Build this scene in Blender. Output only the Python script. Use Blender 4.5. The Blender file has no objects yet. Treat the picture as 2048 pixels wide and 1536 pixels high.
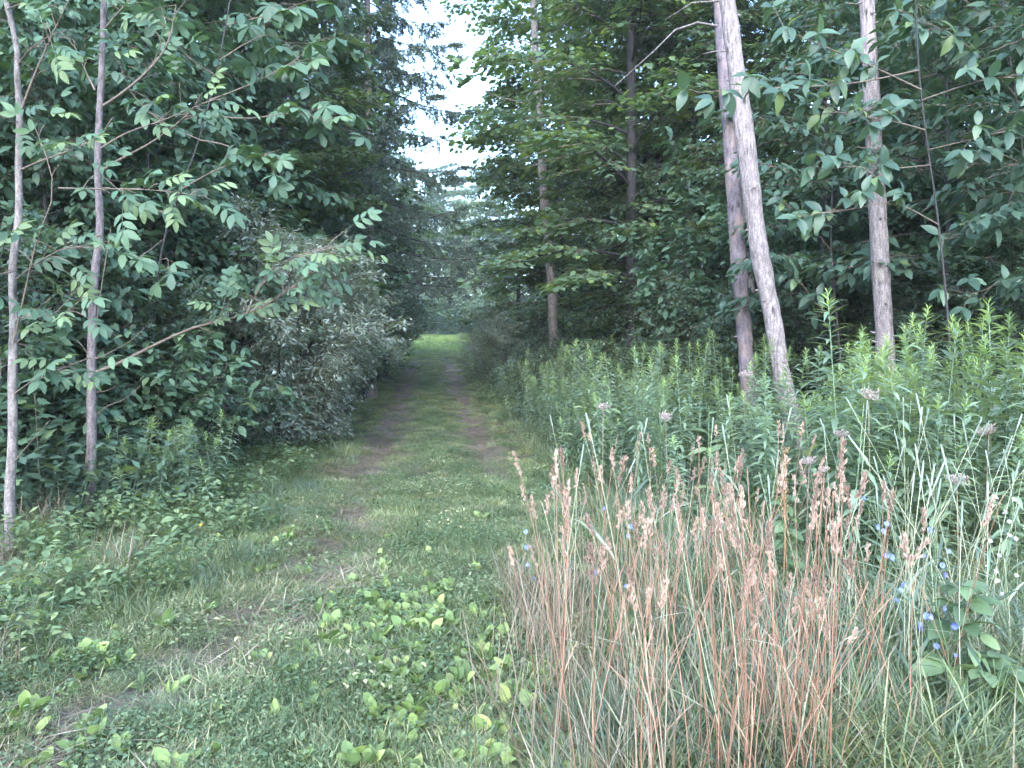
import bpy, bmesh, math, random
import numpy as np
from mathutils import Matrix, Vector, Quaternion

# ------------------------------------------------------------------ camera, light, exposure
SC = bpy.context.scene
COL = SC.collection
R = math.radians
FPX, CX, HZ, EYE = 1547.0, 1024.0, 690.0, 1.6      # focal length in photo pixels, horizon row, eye height
PITCH = math.atan((768 - HZ) / FPX)
cam_d = bpy.data.cameras.new("camera")
cam_d.sensor_width = 36.0
cam_d.lens = 36.0 * FPX / 2048.0
cam_d.clip_start, cam_d.clip_end = 0.05, 3000.0
cam = bpy.data.objects.new("camera", cam_d)
COL.objects.link(cam)
cam.location = (0, 0, EYE)
cam.rotation_euler = (math.pi / 2 - PITCH, 0, 0)
SC.camera = cam

SUN_EL, SUN_AZ = R(36), R(188)       # azimuth from +Y clockwise: low veiled sun behind the camera
world = bpy.data.worlds.new("World")
SC.world = world
world.use_nodes = True
wn = world.node_tree
sky = wn.nodes.new("ShaderNodeTexSky")
sky.sky_type = 'NISHITA'
sky.sun_disc = False
sky.sun_elevation = SUN_EL
sky.sun_rotation = SUN_AZ
sky.air_density, sky.dust_density, sky.ozone_density = 1.0, 1.0, 3.0
wn.nodes["Background"].inputs["Strength"].default_value = 0.15
wn.links.new(sky.outputs[0], wn.nodes["Background"].inputs["Color"])
sun_d = bpy.data.lights.new("sun", 'SUN')
sun_d.energy = 0.5
sun_d.angle = R(60)
sun_d.color = (1.0, 0.985, 0.96)
sun = bpy.data.objects.new("sun", sun_d)
COL.objects.link(sun)
sdir = Vector((math.sin(SUN_AZ) * math.cos(SUN_EL), math.cos(SUN_AZ) * math.cos(SUN_EL), math.sin(SUN_EL)))
sun.rotation_euler = sdir.to_track_quat('Z', 'Y').to_euler()
sun.location = sdir * 50
SC.view_settings.view_transform = 'Standard'
SC.view_settings.look = 'None'
SC.view_settings.gamma = 1.0
SC.view_settings.use_curve_mapping = False
SC.view_settings.exposure = 3.22
cy = SC.cycles
cy.use_denoising = True
cy.use_adaptive_sampling = True
cy.adaptive_threshold = 0.06
cy.max_bounces = 5
cy.diffuse_bounces = 3
cy.glossy_bounces = 2
cy.transmission_bounces = 3
cy.transparent_max_bounces = 4
cy.caustics_reflective = cy.caustics_refractive = False
cy.sample_clamp_indirect = 6.0

# ------------------------------------------------------------------ small maths
rg = np.random.default_rng(11)
UP = np.array([0., 0., 1.])


def unit(v):
    v = np.asarray(v, float)
    n = np.linalg.norm(v, axis=-1, keepdims=True)
    return v / np.maximum(n, 1e-9)


def smooth(a, b, x):
    t = np.clip((np.asarray(x, float) - a) / (b - a), 0, 1)
    return t * t * (3 - 2 * t)


def wave_noise(x, y, s=1.0, seed=0):
    r = np.random.default_rng(seed)
    o = 0.0
    for k in range(7):
        a = r.uniform(0, 6.28); f = s * (0.5 + 1.7 ** (k * 0.55)); p = r.uniform(0, 6.28)
        o = o + np.sin((x * math.cos(a) + y * math.sin(a)) * f + p) / (1 + k * 0.45)
    return o / 3.0


def track_x(y):                                  # centre line of the two ruts
    y = np.asarray(y, float)
    return -0.65 - 0.105 * (y - 6.3) - 0.087 * np.clip(6.0 - y, 0, 9) ** 2


def lay(x, y):                                   # ground height
    x = np.asarray(x, float); y = np.asarray(y, float)
    rise = 0.043 * (np.sqrt((y - 18) ** 2 + 16) + (y - 18)) / 2
    rise = np.where(y > 74, rise - 0.043 * 0.8 * (y - 74), rise)
    u = x - track_x(y)
    side = 0.10 * smooth(1.6, 5.0, np.abs(u))
    rut = -0.05 * (np.exp(-((u - .78) / .26) ** 2) + np.exp(-((u + .78) / .26) ** 2))
    return rise + side + rut * smooth(1, 3, y) * smooth(60, 50, y) + 0.025 * wave_noise(x, y, 1.1, 3) + 0.008 * wave_noise(x, y, 5.0, 4)


def at(px, d):                                   # photo column and distance -> point on the ground
    x = (px - CX) / FPX * d
    return np.array([x, d, float(lay(x, d))])


CP, SP = math.cos(PITCH), math.sin(PITCH)


def pix(px, py, d):                              # point at distance d
    f = np.array([0, CP, -SP]); u = np.array([0, SP, CP]); r = np.array([1., 0, 0])
    return np.array([0, 0, EYE]) + d * (f + (px - CX) / FPX * r - (py - 768) / FPX * u)


# ------------------------------------------------------------------ mesh helpers
class MB:
    def __init__(s):
        s.v, s.t, s.q, s.r, s.tm, s.qm, s.n = [], [], [], [], [], [], 0

    def add(s, v, t=None, q=None, mat=0, rnd=0.5):
        v = np.asarray(v, float).reshape(-1, 3)
        s.v.append(v)
        s.r.append(np.broadcast_to(np.asarray(rnd, float), (len(v),)))
        if t is not None and len(t):
            t = np.asarray(t, int).reshape(-1, 3); s.t.append(t + s.n); s.tm.append(np.full(len(t), mat))
        if q is not None and len(q):
            q = np.asarray(q, int).reshape(-1, 4); s.q.append(q + s.n); s.qm.append(np.full(len(q), mat))
        s.n += len(v)

    def scatter(s, tmpl, M, P, rnd, mat=0):      # many copies of a small triangle template
        tv, tt = tmpl
        m, n = len(P), len(tv)
        if m == 0:
            return
        v = np.einsum('mij,nj->mni', M, tv) + P[:, None, :]
        t = tt[None] + (np.arange(m) * n)[:, None, None]
        s.add(v.reshape(-1, 3), t=t.reshape(-1, 3), mat=mat, rnd=np.repeat(rnd, n))

    def tube(s, pts, rad, sides=5, mat=0, rnd=0.5, rough=0.0, cap=True):
        pts = np.asarray(pts, float); k = len(pts)
        rad = np.broadcast_to(np.asarray(rad, float), (k,))
        tan = unit(np.gradient(pts, axis=0))
        ref = np.array([0.0, 1.0, 0.0]) if abs(tan[0][2]) > 0.7 else UP
        a = unit(np.cross(tan, ref)); b = np.cross(tan, a)
        th = np.linspace(0, 2 * np.pi, sides, endpoint=False)
        rr = rad[:, None] * np.ones(sides)
        if rough:
            ph = rg.uniform(0, 6.28, 4)
            z = np.arange(k)[:, None]
            rr = rr * (1 + rough * (np.sin(2 * th + ph[0] + z * .13) * .6 + np.sin(3 * th + ph[1] - z * .21) * .4 + np.sin(z * .9 + ph[2]) * .3 + rg.normal(0, .35, (k, sides))))
        v = pts[:, None] + rr[..., None] * (np.cos(th)[None, :, None] * a[:, None] + np.sin(th)[None, :, None] * b[:, None])
        i = np.arange(k - 1)[:, None] * sides; j = np.arange(sides)[None]; jn = (j + 1) % sides
        q = np.stack([i + j, i + jn, i + jn + sides, i + j + sides], -1).reshape(-1, 4)
        vv = v.reshape(-1, 3); t = None
        if cap:
            vv = np.vstack([vv, pts[-1] + tan[-1] * rad[-1] * .4])
            e = (k - 1) * sides
            t = [[e + x, e + (x + 1) % sides, k * sides] for x in range(sides)]
        s.add(vv, t=t, q=q, mat=mat, rnd=rnd)

    def mesh(s, name, mats, smooth_shade=True):
        me = bpy.data.meshes.new(name)
        v = np.concatenate(s.v) if s.v else np.zeros((0, 3))
        t = np.concatenate(s.t) if s.t else np.zeros((0, 3), int)
        q = np.concatenate(s.q) if s.q else np.zeros((0, 4), int)
        me.vertices.add(len(v)); me.vertices.foreach_set("co", v.astype(np.float32).ravel())
        nl = t.size + q.size
        me.loops.add(nl)
        me.loops.foreach_set("vertex_index", np.concatenate([t.ravel(), q.ravel()]).astype(np.int32))
        me.polygons.add(len(t) + len(q))
        st = np.concatenate([np.arange(len(t)) * 3, t.size + np.arange(len(q)) * 4]).astype(np.int32)
        me.polygons.foreach_set("loop_start", st)
        mi = np.concatenate([np.concatenate(s.tm) if s.tm else np.zeros(0), np.concatenate(s.qm) if s.qm else np.zeros(0)]).astype(np.int32)
        for m in (mats if isinstance(mats, (list, tuple)) else [mats]):
            me.materials.append(m)
        me.polygons.foreach_set("material_index", mi)
        me.polygons.foreach_set("use_smooth", np.full(len(mi), smooth_shade))
        at_ = me.attributes.new("rnd", 'FLOAT', 'POINT')
        at_.data.foreach_set("value", np.concatenate(s.r).astype(np.float32))
        me.update(calc_edges=True)
        return me


def link(name, data, parent=None, loc=(0, 0, 0), rot=None, scale=None, kind=None):
    o = bpy.data.objects.new(name, data)
    o.location = tuple(float(c) for c in loc)
    if rot is not None:
        if isinstance(rot, Quaternion):
            o.rotation_mode = 'QUATERNION'; o.rotation_quaternion = rot
        else:
            o.rotation_euler = rot
    if scale is not None:
        o.scale = (scale,) * 3 if np.isscalar(scale) else scale
    if parent is not None:
        o.parent = parent
    if kind:
        o["kind"] = kind
    COL.objects.link(o)
    return o


def tag(o, label, cat, group=None, kind=None):
    o["label"] = label; o["category"] = cat
    if group: o["group"] = group
    if kind: o["kind"] = kind
    return o


def thing(name, label, cat, loc, rz=0.0, group=None, scale=None):
    o = link(name, None, None, loc, (0, 0, rz), scale)
    o.empty_display_size = 0.2
    return tag(o, label, cat, group)


def frames(d, n):                                # leaf frames: Y along d, Z near n
    d = unit(d); x = unit(np.cross(d, n)); z = np.cross(x, d)
    return np.stack([x, d, z], -1)


def quat(M):
    return Matrix([[float(c) for c in r] for r in M]).to_quaternion()


# ------------------------------------------------------------------ leaf shapes (Y along the leaf, unit length)
def blade(st, w, fold=0.12, droop=0.15, twist=0.0):
    ts = np.array([0] + list(st) + [1.0]); ws = np.array([0] + list(w) + [0])
    v = []; idx = []
    for t, hw in zip(ts, ws):
        z = -droop * t * t
        if hw == 0:
            idx.append((len(v),)); v.append((0, t, z))
        else:
            idx.append((len(v), len(v) + 1, len(v) + 2))
            tw = twist * t
            v += [(-hw, t, z + fold * hw * 2 - tw * hw), (0, t, z), (hw, t, z + fold * hw * 2 + tw * hw)]
    tr = []
    for a, b in zip(idx[:-1], idx[1:]):
        if len(a) == 1:
            tr += [(a[0], b[1], b[0]), (a[0], b[2], b[1])]
        elif len(b) == 1:
            tr += [(a[0], a[1], b[0]), (a[1], a[2], b[0])]
        else:
            tr += [(a[0], a[1], b[1]), (a[0], b[1], b[0]), (a[1], a[2], b[2]), (a[1], b[2], b[1])]
    return np.array(v, float), np.array(tr)


def fan(half, centre=(0, .32), cup=0.1):
    right = list(half); left = [(-x, y) for x, y in half[-2:0:-1]]
    o = right + left
    v = [(centre[0], centre[1], 0.03)] + [(x, y, -cup * (x * x * 1.6 + (y - .3) ** 2 * .5)) for x, y in o]
    k = len(o)
    return np.array(v, float), np.array([(0, 1 + i, 1 + (i + 1) % k) for i in range(k)])


def combine(parts):
    V, T, n = [], [], 0
    for v, t in parts:
        V.append(v); T.append(t + n); n += len(v)
    return np.concatenate(V), np.concatenate(T)


def place_leaf(tm, d, n, p, s):
    M = frames(np.array([d], float), np.array([n], float))[0]
    return (tm[0] * s) @ M.T + np.array(p), tm[1]


L_OVATE = blade([.42], [.27], .12, .12)
L_OVATE2 = blade([.22, .58], [.22, .25], .12, .22)
L_NARROW = blade([.4], [.15], .12, .12)
L_LANCE = blade([.3, .65], [.075, .065], .1, .25)
L_LANCE_CURL = blade([.25, .6], [.07, .06], .1, .55)
L_MAPLE = fan([(0, 0), (.30, -.06), (.24, .13), (.56, .28), (.40, .38), (.47, .60), (.24, .56), (.17, .72), (0, 1)])
L_MAPLE_LO = fan([(0, 0), (.46, .12), (.27, .30), (.50, .60), (0, 1)])
L_BIG = blade([.15, .4, .65, .85], [.10, .2, .26, .17], .1, .3)
L_BROAD = blade([.12, .35, .62, .85], [.15, .26, .26, .14], .1, .32)


def pinnate(n_pair=3, seed=0):                   # ash or elder leaf: leaflets along a stalk
    r = np.random.default_rng(seed); parts = []
    lf = blade([.2, .5, .8], [.17, .23, .14], .1, .25)
    def rach(t): return np.array([0, t, -.16 * t * t])
    for i in range(n_pair):
        t = .35 + .45 * i / max(1, n_pair - 1)
        for sd in (-1, 1):
            dv = np.array([sd * .9, .55 + r.uniform(-.15, .2), -.25 + r.uniform(-.2, .15)])
            parts.append(place_leaf(lf, dv, (r.uniform(-.2, .2), r.uniform(-.2, .2), 1), rach(t), r.uniform(.34, .42)))
    parts.append(place_leaf(lf, (r.uniform(-.15, .15), 1, -.4), (0, .3, 1), rach(.82), .42))
    a = .006
    parts.append((np.array([(-a, 0, 0), (a, 0, 0), (a, .45, -.03), (-a, .45, -.03), (0, .85, -.12)]), np.array([(0, 1, 2), (0, 2, 3), (3, 2, 4)])))
    return combine(parts)


def palmate(n=6, lf=L_BIG, seed=0, span=5.6, dz=-.25):   # whorl of leaves around a shoot tip
    r = np.random.default_rng(seed); parts = []
    for i in range(n):
        a = -span / 2 + span * (i + r.uniform(-.2, .2)) / max(1, n - 1)
        dv = (math.sin(a), math.cos(a), dz + r.uniform(-.25, .2))
        parts.append(place_leaf(lf, dv, (r.uniform(-.2, .2), r.uniform(-.2, .2), 1), (0, .04, 0), r.uniform(.75, 1.05)))
    return combine(parts)


# ------------------------------------------------------------------ materials
def new_mat(name):
    m = bpy.data.materials.new(name); m.use_nodes = True
    nt = m.node_tree; nt.nodes.clear()
    return m, nt, nt.nodes.new, nt.links.new


def greyer(c):                                   # greys greens, shifts them to blue: cool cast put into leaf colour
    if c is None or c[1] < max(c[0], c[2]):
        return c
    l = .3 * c[0] + .6 * c[1] + .1 * c[2]
    return tuple(x + (l * t - x) * .22 for x, t in zip(c, (.95, 1.0, 1.05)))


def leaf_mat(name, c1, c2, c3=None, trans=0.3, rough=0.45, spec=0.5, var=0.0, tcol=None, objv=0.25):
    """c1..c2 by leaf, c3 for a few odd leaves; the whole plant varies a little too."""
    c1, c2, c3 = (greyer(c) for c in (c1, c2, c3))
    m, nt, N, L = new_mat(name)
    out = N("ShaderNodeOutputMaterial"); pr = N("ShaderNodeBsdfPrincipled"); tr = N("ShaderNodeBsdfTranslucent"); mix = N("ShaderNodeMixShader")
    atr = N("ShaderNodeAttribute"); atr.attribute_name = "rnd"
    oi = N("ShaderNodeObjectInfo")
    ad = N("ShaderNodeMath"); ad.operation = 'ADD'
    sc = N("ShaderNodeMath"); sc.operation = 'MULTIPLY_ADD'; sc.inputs[1].default_value = .45; sc.inputs[2].default_value = -.22
    L(oi.outputs["Random"], sc.inputs[0]); L(atr.outputs["Fac"], ad.inputs[0]); L(sc.outputs[0], ad.inputs[1])
    cr = N("ShaderNodeValToRGB"); e = cr.color_ramp.elements
    e[0].position, e[0].color = 0.05, (*c1, 1)
    e[1].position, e[1].color = 0.82, (*c2, 1)
    if c3:
        x = cr.color_ramp.elements.new(0.97); x.color = (*c3, 1)
    L(ad.outputs[0], cr.inputs[0])
    hs = N("ShaderNodeHueSaturation")
    ov = N("ShaderNodeMapRange"); ov.inputs[3].default_value = 1 - objv; ov.inputs[4].default_value = 1 + objv
    L(oi.outputs["Random"], ov.inputs[0])
    if var:
        geo = N("ShaderNodeTexCoord"); nz = N("ShaderNodeTexNoise"); nz.inputs["Scale"].default_value = 6.0; nz.inputs["Detail"].default_value = 2.0
        L(geo.outputs["Object"], nz.inputs["Vector"])
        mv = N("ShaderNodeMapRange"); mv.inputs[1].default_value = .3; mv.inputs[2].default_value = .7
        mv.inputs[3].default_value = 1 - var; mv.inputs[4].default_value = 1 + var
        L(nz.outputs["Fac"], mv.inputs[0])
        mu = N("ShaderNodeMath"); mu.operation = 'MULTIPLY'
        L(mv.outputs[0], mu.inputs[0]); L(ov.outputs[0], mu.inputs[1]); L(mu.outputs[0], hs.inputs["Value"])
    else:
        L(ov.outputs[0], hs.inputs["Value"])
    L(cr.outputs[0], hs.inputs["Color"])
    L(hs.outputs[0], pr.inputs["Base Color"])
    pr.inputs["Roughness"].default_value = rough
    pr.inputs["Specular IOR Level"].default_value = spec
    t2 = N("ShaderNodeMix"); t2.data_type = 'RGBA'; t2.blend_type = 'MULTIPLY'; t2.inputs["Factor"].default_value = 1.0
    tc = tcol or (1.9, 1.75, 0.55)
    t2.inputs["B"].default_value = (*tc, 1)
    L(hs.outputs[0], t2.inputs["A"]); L(t2.outputs["Result"], tr.inputs["Color"])
    mix.inputs[0].default_value = trans
    L(pr.outputs[0], mix.inputs[1]); L(tr.outputs[0], mix.inputs[2]); L(mix.outputs[0], out.inputs[0])
    return m


def bark_mat(name, c1, c2, c3, scale=(14, 14, 1.6), bump=0.5, patch=3.0, lo=.38, hi=.62, rough=0.85):
    m, nt, N, L = new_mat(name)
    out = N("ShaderNodeOutputMaterial"); pr = N("ShaderNodeBsdfPrincipled"); tc = N("ShaderNodeTexCoord")
    mp = N("ShaderNodeMapping"); mp.inputs["Scale"].default_value = scale
    n1 = N("ShaderNodeTexNoise"); n1.inputs["Scale"].default_value = 2.2; n1.inputs["Detail"].default_value = 7; n1.inputs["Roughness"].default_value = .68
    n2 = N("ShaderNodeTexNoise"); n2.inputs["Scale"].default_value = patch; n2.inputs["Detail"].default_value = 5; n2.inputs["Roughness"].default_value = .6
    mp2 = N("ShaderNodeMapping"); mp2.inputs["Scale"].default_value = (1.6, 1.6, .7)
    L(tc.outputs["Object"], mp.inputs[0]); L(mp.outputs[0], n1.inputs["Vector"])
    L(tc.outputs["Object"], mp2.inputs[0]); L(mp2.outputs[0], n2.inputs["Vector"])
    r1 = N("ShaderNodeValToRGB"); r1.color_ramp.elements[0].position = .34; r1.color_ramp.elements[0].color = (*c1, 1)
    r1.color_ramp.elements[1].position = .66; r1.color_ramp.elements[1].color = (*c2, 1)
    L(n1.outputs["Fac"], r1.inputs[0])
    r2 = N("ShaderNodeMapRange"); r2.inputs[1].default_value = lo; r2.inputs[2].default_value = hi
    L(n2.outputs["Fac"], r2.inputs[0])
    mx = N("ShaderNodeMix"); mx.data_type = 'RGBA'; mx.inputs["B"].default_value = (*c3, 1)
    L(r2.outputs[0], mx.inputs["Factor"]); L(r1.outputs[0], mx.inputs["A"])
    hs = N("ShaderNodeMix"); hs.data_type = 'RGBA'; hs.blend_type = 'MULTIPLY'; hs.inputs["Factor"].default_value = .55
    L(mx.outputs["Result"], hs.inputs["A"]); L(r1.outputs[0], hs.inputs["B"])
    mm = N("ShaderNodeMix"); mm.data_type = 'RGBA'; mm.inputs["Factor"].default_value = .62
    L(mx.outputs["Result"], mm.inputs["A"]); L(r1.outputs[0], mm.inputs["B"])
    vo = N("ShaderNodeTexVoronoi"); vo.inputs["Scale"].default_value = 3.2
    mp3 = N("ShaderNodeMapping"); mp3.inputs["Scale"].default_value = (2.0, 2.0, .8); L(tc.outputs["Object"], mp3.inputs[0]); L(mp3.outputs[0], vo.inputs["Vector"])
    kn = N("ShaderNodeMapRange"); kn.inputs[1].default_value = .07; kn.inputs[2].default_value = .16; kn.inputs[3].default_value = .25; kn.inputs[4].default_value = 1
    L(vo.outputs["Distance"], kn.inputs[0])
    fn = N("ShaderNodeTexNoise"); fn.inputs["Scale"].default_value = 70; fn.inputs["Detail"].default_value = 3; L(tc.outputs["Object"], fn.inputs["Vector"])
    fr = N("ShaderNodeMapRange"); fr.inputs[1].default_value = .35; fr.inputs[2].default_value = .65; fr.inputs[3].default_value = .7; fr.inputs[4].default_value = 1.25
    L(fn.outputs["Fac"], fr.inputs[0])
    km = N("ShaderNodeMath"); km.operation = 'MULTIPLY'; L(kn.outputs[0], km.inputs[0]); L(fr.outputs[0], km.inputs[1])
    kh = N("ShaderNodeHueSaturation"); L(km.outputs[0], kh.inputs["Value"]); L(mm.outputs["Result"], kh.inputs["Color"])
    L(kh.outputs[0], pr.inputs["Base Color"])
    bp = N("ShaderNodeBump"); bp.inputs["Strength"].default_value = bump; bp.inputs["Distance"].default_value = .02
    L(n1.outputs["Fac"], bp.inputs["Height"]); L(bp.outputs[0], pr.inputs["Normal"])
    pr.inputs["Roughness"].default_value = rough
    L(pr.outputs[0], out.inputs[0])
    return m


def soil_mat(name, soil, straw, green, gmix=0.5, attr=None):
    m, nt, N, L = new_mat(name)
    out = N("ShaderNodeOutputMaterial"); pr = N("ShaderNodeBsdfPrincipled"); tc = N("ShaderNodeTexCoord")
    def noise(s, d=6, r=.6):
        n = N("ShaderNodeTexNoise"); n.inputs["Scale"].default_value = s; n.inputs["Detail"].default_value = d; n.inputs["Roughness"].default_value = r
        L(tc.outputs["Object"], n.inputs["Vector"]); return n
    a, b, c = noise(1.3), noise(7.0), noise(60.0, 4, .7)
    def rng_(n, lo, hi):
        r = N("ShaderNodeMapRange"); r.inputs[1].default_value = lo; r.inputs[2].default_value = hi; L(n.outputs["Fac"], r.inputs[0]); return r
    m1 = N("ShaderNodeMix"); m1.data_type = 'RGBA'; m1.inputs["A"].default_value = (*soil, 1); m1.inputs["B"].default_value = (*straw, 1)
    L(rng_(b, .42, .62).outputs[0], m1.inputs["Factor"])
    m2 = N("ShaderNodeMix"); m2.data_type = 'RGBA'; m2.inputs["B"].default_value = (*green, 1)
    if attr:
        at_ = N("ShaderNodeAttribute"); at_.attribute_name = attr
        L(at_.outputs["Fac"], m2.inputs["Factor"])
    else:
        g = N("ShaderNodeMath"); g.operation = 'MULTIPLY'; g.inputs[1].default_value = gmix
        L(rng_(a, .35, .6).outputs[0], g.inputs[0]); L(g.outputs[0], m2.inputs["Factor"])
    L(m1.outputs["Result"], m2.inputs["A"])
    hs = N("ShaderNodeHueSaturation")
    v = N("ShaderNodeMapRange"); v.inputs[1].default_value = .3; v.inputs[2].default_value = .7; v.inputs[3].default_value = .55; v.inputs[4].default_value = 1.4
    L(c.outputs["Fac"], v.inputs[0]); L(v.outputs[0], hs.inputs["Value"]); L(m2.outputs["Result"], hs.inputs["Color"])
    L(hs.outputs[0], pr.inputs["Base Color"]); pr.inputs["Roughness"].default_value = .95; pr.inputs["Specular IOR Level"].default_value = .2
    bp = N("ShaderNodeBump"); bp.inputs["Strength"].default_value = .8; bp.inputs["Distance"].default_value = .03
    L(c.outputs["Fac"], bp.inputs["Height"]); L(bp.outputs[0], pr.inputs["Normal"])
    L(pr.outputs[0], out.inputs[0])
    return m


M = dict(
    maple=leaf_mat("maple_leaf", (.048, .105, .060), (.088, .165, .072), (.14, .21, .05), .38, .42),
    maple_y=leaf_mat("maple_leaf_yellowish", (.058, .120, .052), (.108, .182, .060), (.17, .23, .05), .40, .45),
    wood=leaf_mat("woodland_leaf", (.046, .102, .060), (.084, .158, .076), (.13, .19, .05), .36, .40),
    ash=leaf_mat("ash_leaf", (.055, .125, .068), (.090, .172, .085), (.13, .20, .07), .28, .55, .3, tcol=(1.5, 1.5, .7)),
    big=leaf_mat("whorl_leaf", (.055, .125, .072), (.088, .175, .088), (.10, .17, .05), .28, .5, .35, tcol=(1.5, 1.5, .6)),
    dog=leaf_mat("dogwood_leaf", (.048, .112, .072), (.084, .162, .092), (.12, .18, .05), .32, .42, .45, tcol=(1.7, 1.6, .6)),
    silver=leaf_mat("silver_leaf", (.15, .20, .155), (.24, .29, .23), (.38, .41, .35), .22, .5),
    shrub=leaf_mat("shrub_leaf", (.050, .106, .070), (.088, .158, .094), (.10, .15, .05), .28, .42),
    rod=leaf_mat("goldenrod_leaf", (.140, .225, .145), (.210, .305, .185), None, .32, .45),
    tip=leaf_mat("goldenrod_tip", (.21, .33, .10), (.29, .41, .13), None, .36, .5),  # yellow-green shoots, with the light their tops catch raised into the colour
    grass=leaf_mat("grass_blade", (.100, .165, .058), (.195, .255, .098), (.36, .34, .20), .30, .5),
    grass_b=leaf_mat("grass_blade_bluish", (.070, .130, .085), (.13, .20, .125), (.28, .30, .19), .30, .5),
    grass_lit=leaf_mat("clearing_grass_lit", (.16, .24, .05), (.26, .34, .08), None, .35, .55),  # yellower, brighter grass: strong light on the clearing put into the colour
    straw=leaf_mat("dry_straw", (.165, .13, .085), (.27, .22, .15), (.36, .30, .23), .22, .6, tcol=(1.2, 1.1, .8)),
    stalk=leaf_mat("dry_stalk", (.25, .130, .078), (.34, .20, .132), (.37, .27, .20), .10, .6, tcol=(1.2, 1.0, .8)),
    head=leaf_mat("dry_seed_head", (.29, .195, .145), (.43, .315, .245), None, .25, .7, tcol=(1.1, 1.0, .9)),
    timo=leaf_mat("timothy_head", (.20, .28, .19), (.30, .37, .27), None, .2, .7, tcol=(1.1, 1.1, .9)),
    timostem=leaf_mat("timothy_stem", (.28, .32, .17), (.42, .42, .26), None, .15, .6),
    plant=leaf_mat("plantain_leaf", (.11, .20, .05), (.20, .30, .055), (.28, .35, .065), .28, .6, .3, objv=.3, var=.10, tcol=(1.4, 1.4, .6)),
    weed=leaf_mat("weed_leaf", (.078, .150, .058), (.140, .215, .078), (.19, .25, .09), .30, .45),
    needle=leaf_mat("conifer_needle", (.045, .085, .062), (.075, .125, .09), (.07, .085, .06), .15, .5),
    far=leaf_mat("clearing_leaf_lit", (.11, .18, .11), (.17, .25, .14), (.22, .27, .12), .36, .6, .3, tcol=(1.4, 1.4, .8)),  # paler than the wood's leaves: open-sky light put into the colour
    blue=leaf_mat("chicory_petal", (.17, .23, .62), (.25, .31, .70), None, .3, .6, tcol=(1, 1, 1.2)),
    white=leaf_mat("white_petal", (.62, .62, .64), (.74, .74, .74), None, .3, .6, tcol=(1, 1, 1)),
    umbel=leaf_mat("umbel_seed", (.25, .20, .18), (.40, .33, .30), None, .15, .8, tcol=(1, 1, 1)),
    dock=leaf_mat("dock_seed", (.16, .10, .05), (.25, .17, .085), None, .15, .8),
    yellow=leaf_mat("yellow_petal", (.66, .52, .05), (.75, .62, .08), None, .2, .6),
    bark=bark_mat("live_bark", (.017, .016, .016), (.046, .042, .043), (.028, .026, .026), bump=.8),
    bark_r=bark_mat("reddish_bark", (.017, .015, .016), (.046, .041, .044), (.028, .025, .026), bump=.9),
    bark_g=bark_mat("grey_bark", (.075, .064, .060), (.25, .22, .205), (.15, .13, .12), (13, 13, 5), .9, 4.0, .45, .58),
    bark_m=bark_mat("mauve_bark", (.07, .056, .056), (.20, .165, .165), (.12, .10, .10), (13, 13, 5), .9, 4.0, .45, .58),
    twig=bark_mat("twig_bark", (.10, .075, .058), (.20, .155, .125), (.15, .115, .09), bump=.3),
    dead=bark_mat("dead_wood", (.085, .070, .068), (.37, .315, .31), (.21, .17, .165), (18, 18, 3.6), 1.0, 5.0, .47, .57),
    dead2=bark_mat("flaking_bark", (.075, .062, .072), (.22, .18, .20), (.33, .235, .19), (11, 11, 3.0), 1.0, 3.2, .50, .58),
    ground=soil_mat("ground", (.060, .048, .036), (.13, .105, .07), (.045, .075, .03), .75),
    path=soil_mat("path", (.115, .097, .088), (.21, .18, .145), (.085, .11, .05), attr="rnd"),
    stick=bark_mat("bleached_stick", (.45, .42, .38), (.7, .66, .6), (.6, .56, .5)),
)

# ------------------------------------------------------------------ ground and path
def grid_mesh(name, xs, ys, zf, mat, rf=None, u_mode=False):
    b = MB()
    X, Y = np.meshgrid(xs, ys)
    if u_mode:
        U = X; X = U + track_x(Y)
    else:
        U = X - track_x(Y)
    Z = zf(X, Y, U)
    nx, ny = len(xs), len(ys)
    i = np.arange(ny - 1)[:, None] * nx; j = np.arange(nx - 1)[None]
    q = np.stack([i + j, i + j + 1, i + j + 1 + nx, i + j + nx], -1).reshape(-1, 4)
    rnd = rf(X, Y, U).ravel() if rf else .5
    b.add(np.stack([X, Y, Z], -1).reshape(-1, 3), q=q, rnd=rnd)
    return b.mesh(name, mat)


gx = np.concatenate([np.array([-900, -300, -120, -60, -40, -28, -20, -15, -12, -10, -8]), np.arange(-7, 6.01, .14), np.array([7, 8.5, 10, 13, 17, 23, 32, 50, 90, 300, 900])])
gy = np.concatenate([np.array([-900, -250, -80, -30, -12, -5, -1]), np.arange(0.5, 18, .16), np.arange(18, 64, .7), np.array([66, 69, 72, 80, 95, 120, 200, 400, 900])])
PATH_W = 1.35


def ground_z(X, Y, U):
    inside = smooth(PATH_W, PATH_W - .35, np.abs(U)) * smooth(1.5, 2.5, Y) * smooth(58, 56, Y)
    z = lay(X, np.clip(Y, -20, 90)) - .10 * inside
    return z


go = link("ground", grid_mesh("ground", gx, gy, ground_z, M["ground"]), kind="structure")
go["label"] = "weedy ground under the grass and the wood"


def path_z(X, Y, U):
    return lay(X, Y) + .006 - .09 * smooth(PATH_W - .25, PATH_W, np.abs(U))


def path_green(X, Y, U):
    bare = np.exp(-((U - .78) / .30) ** 2) * smooth(8, 13, Y) + np.exp(-((U + .78) / .40) ** 2) * (0.7 + .3 * smooth(9, 14, Y))
    bare = bare * smooth(41, 33, Y)
    return np.clip(1 - 1.05 * bare + .4 * wave_noise(X, Y, 4.3, 8), 0, 1)


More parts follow.
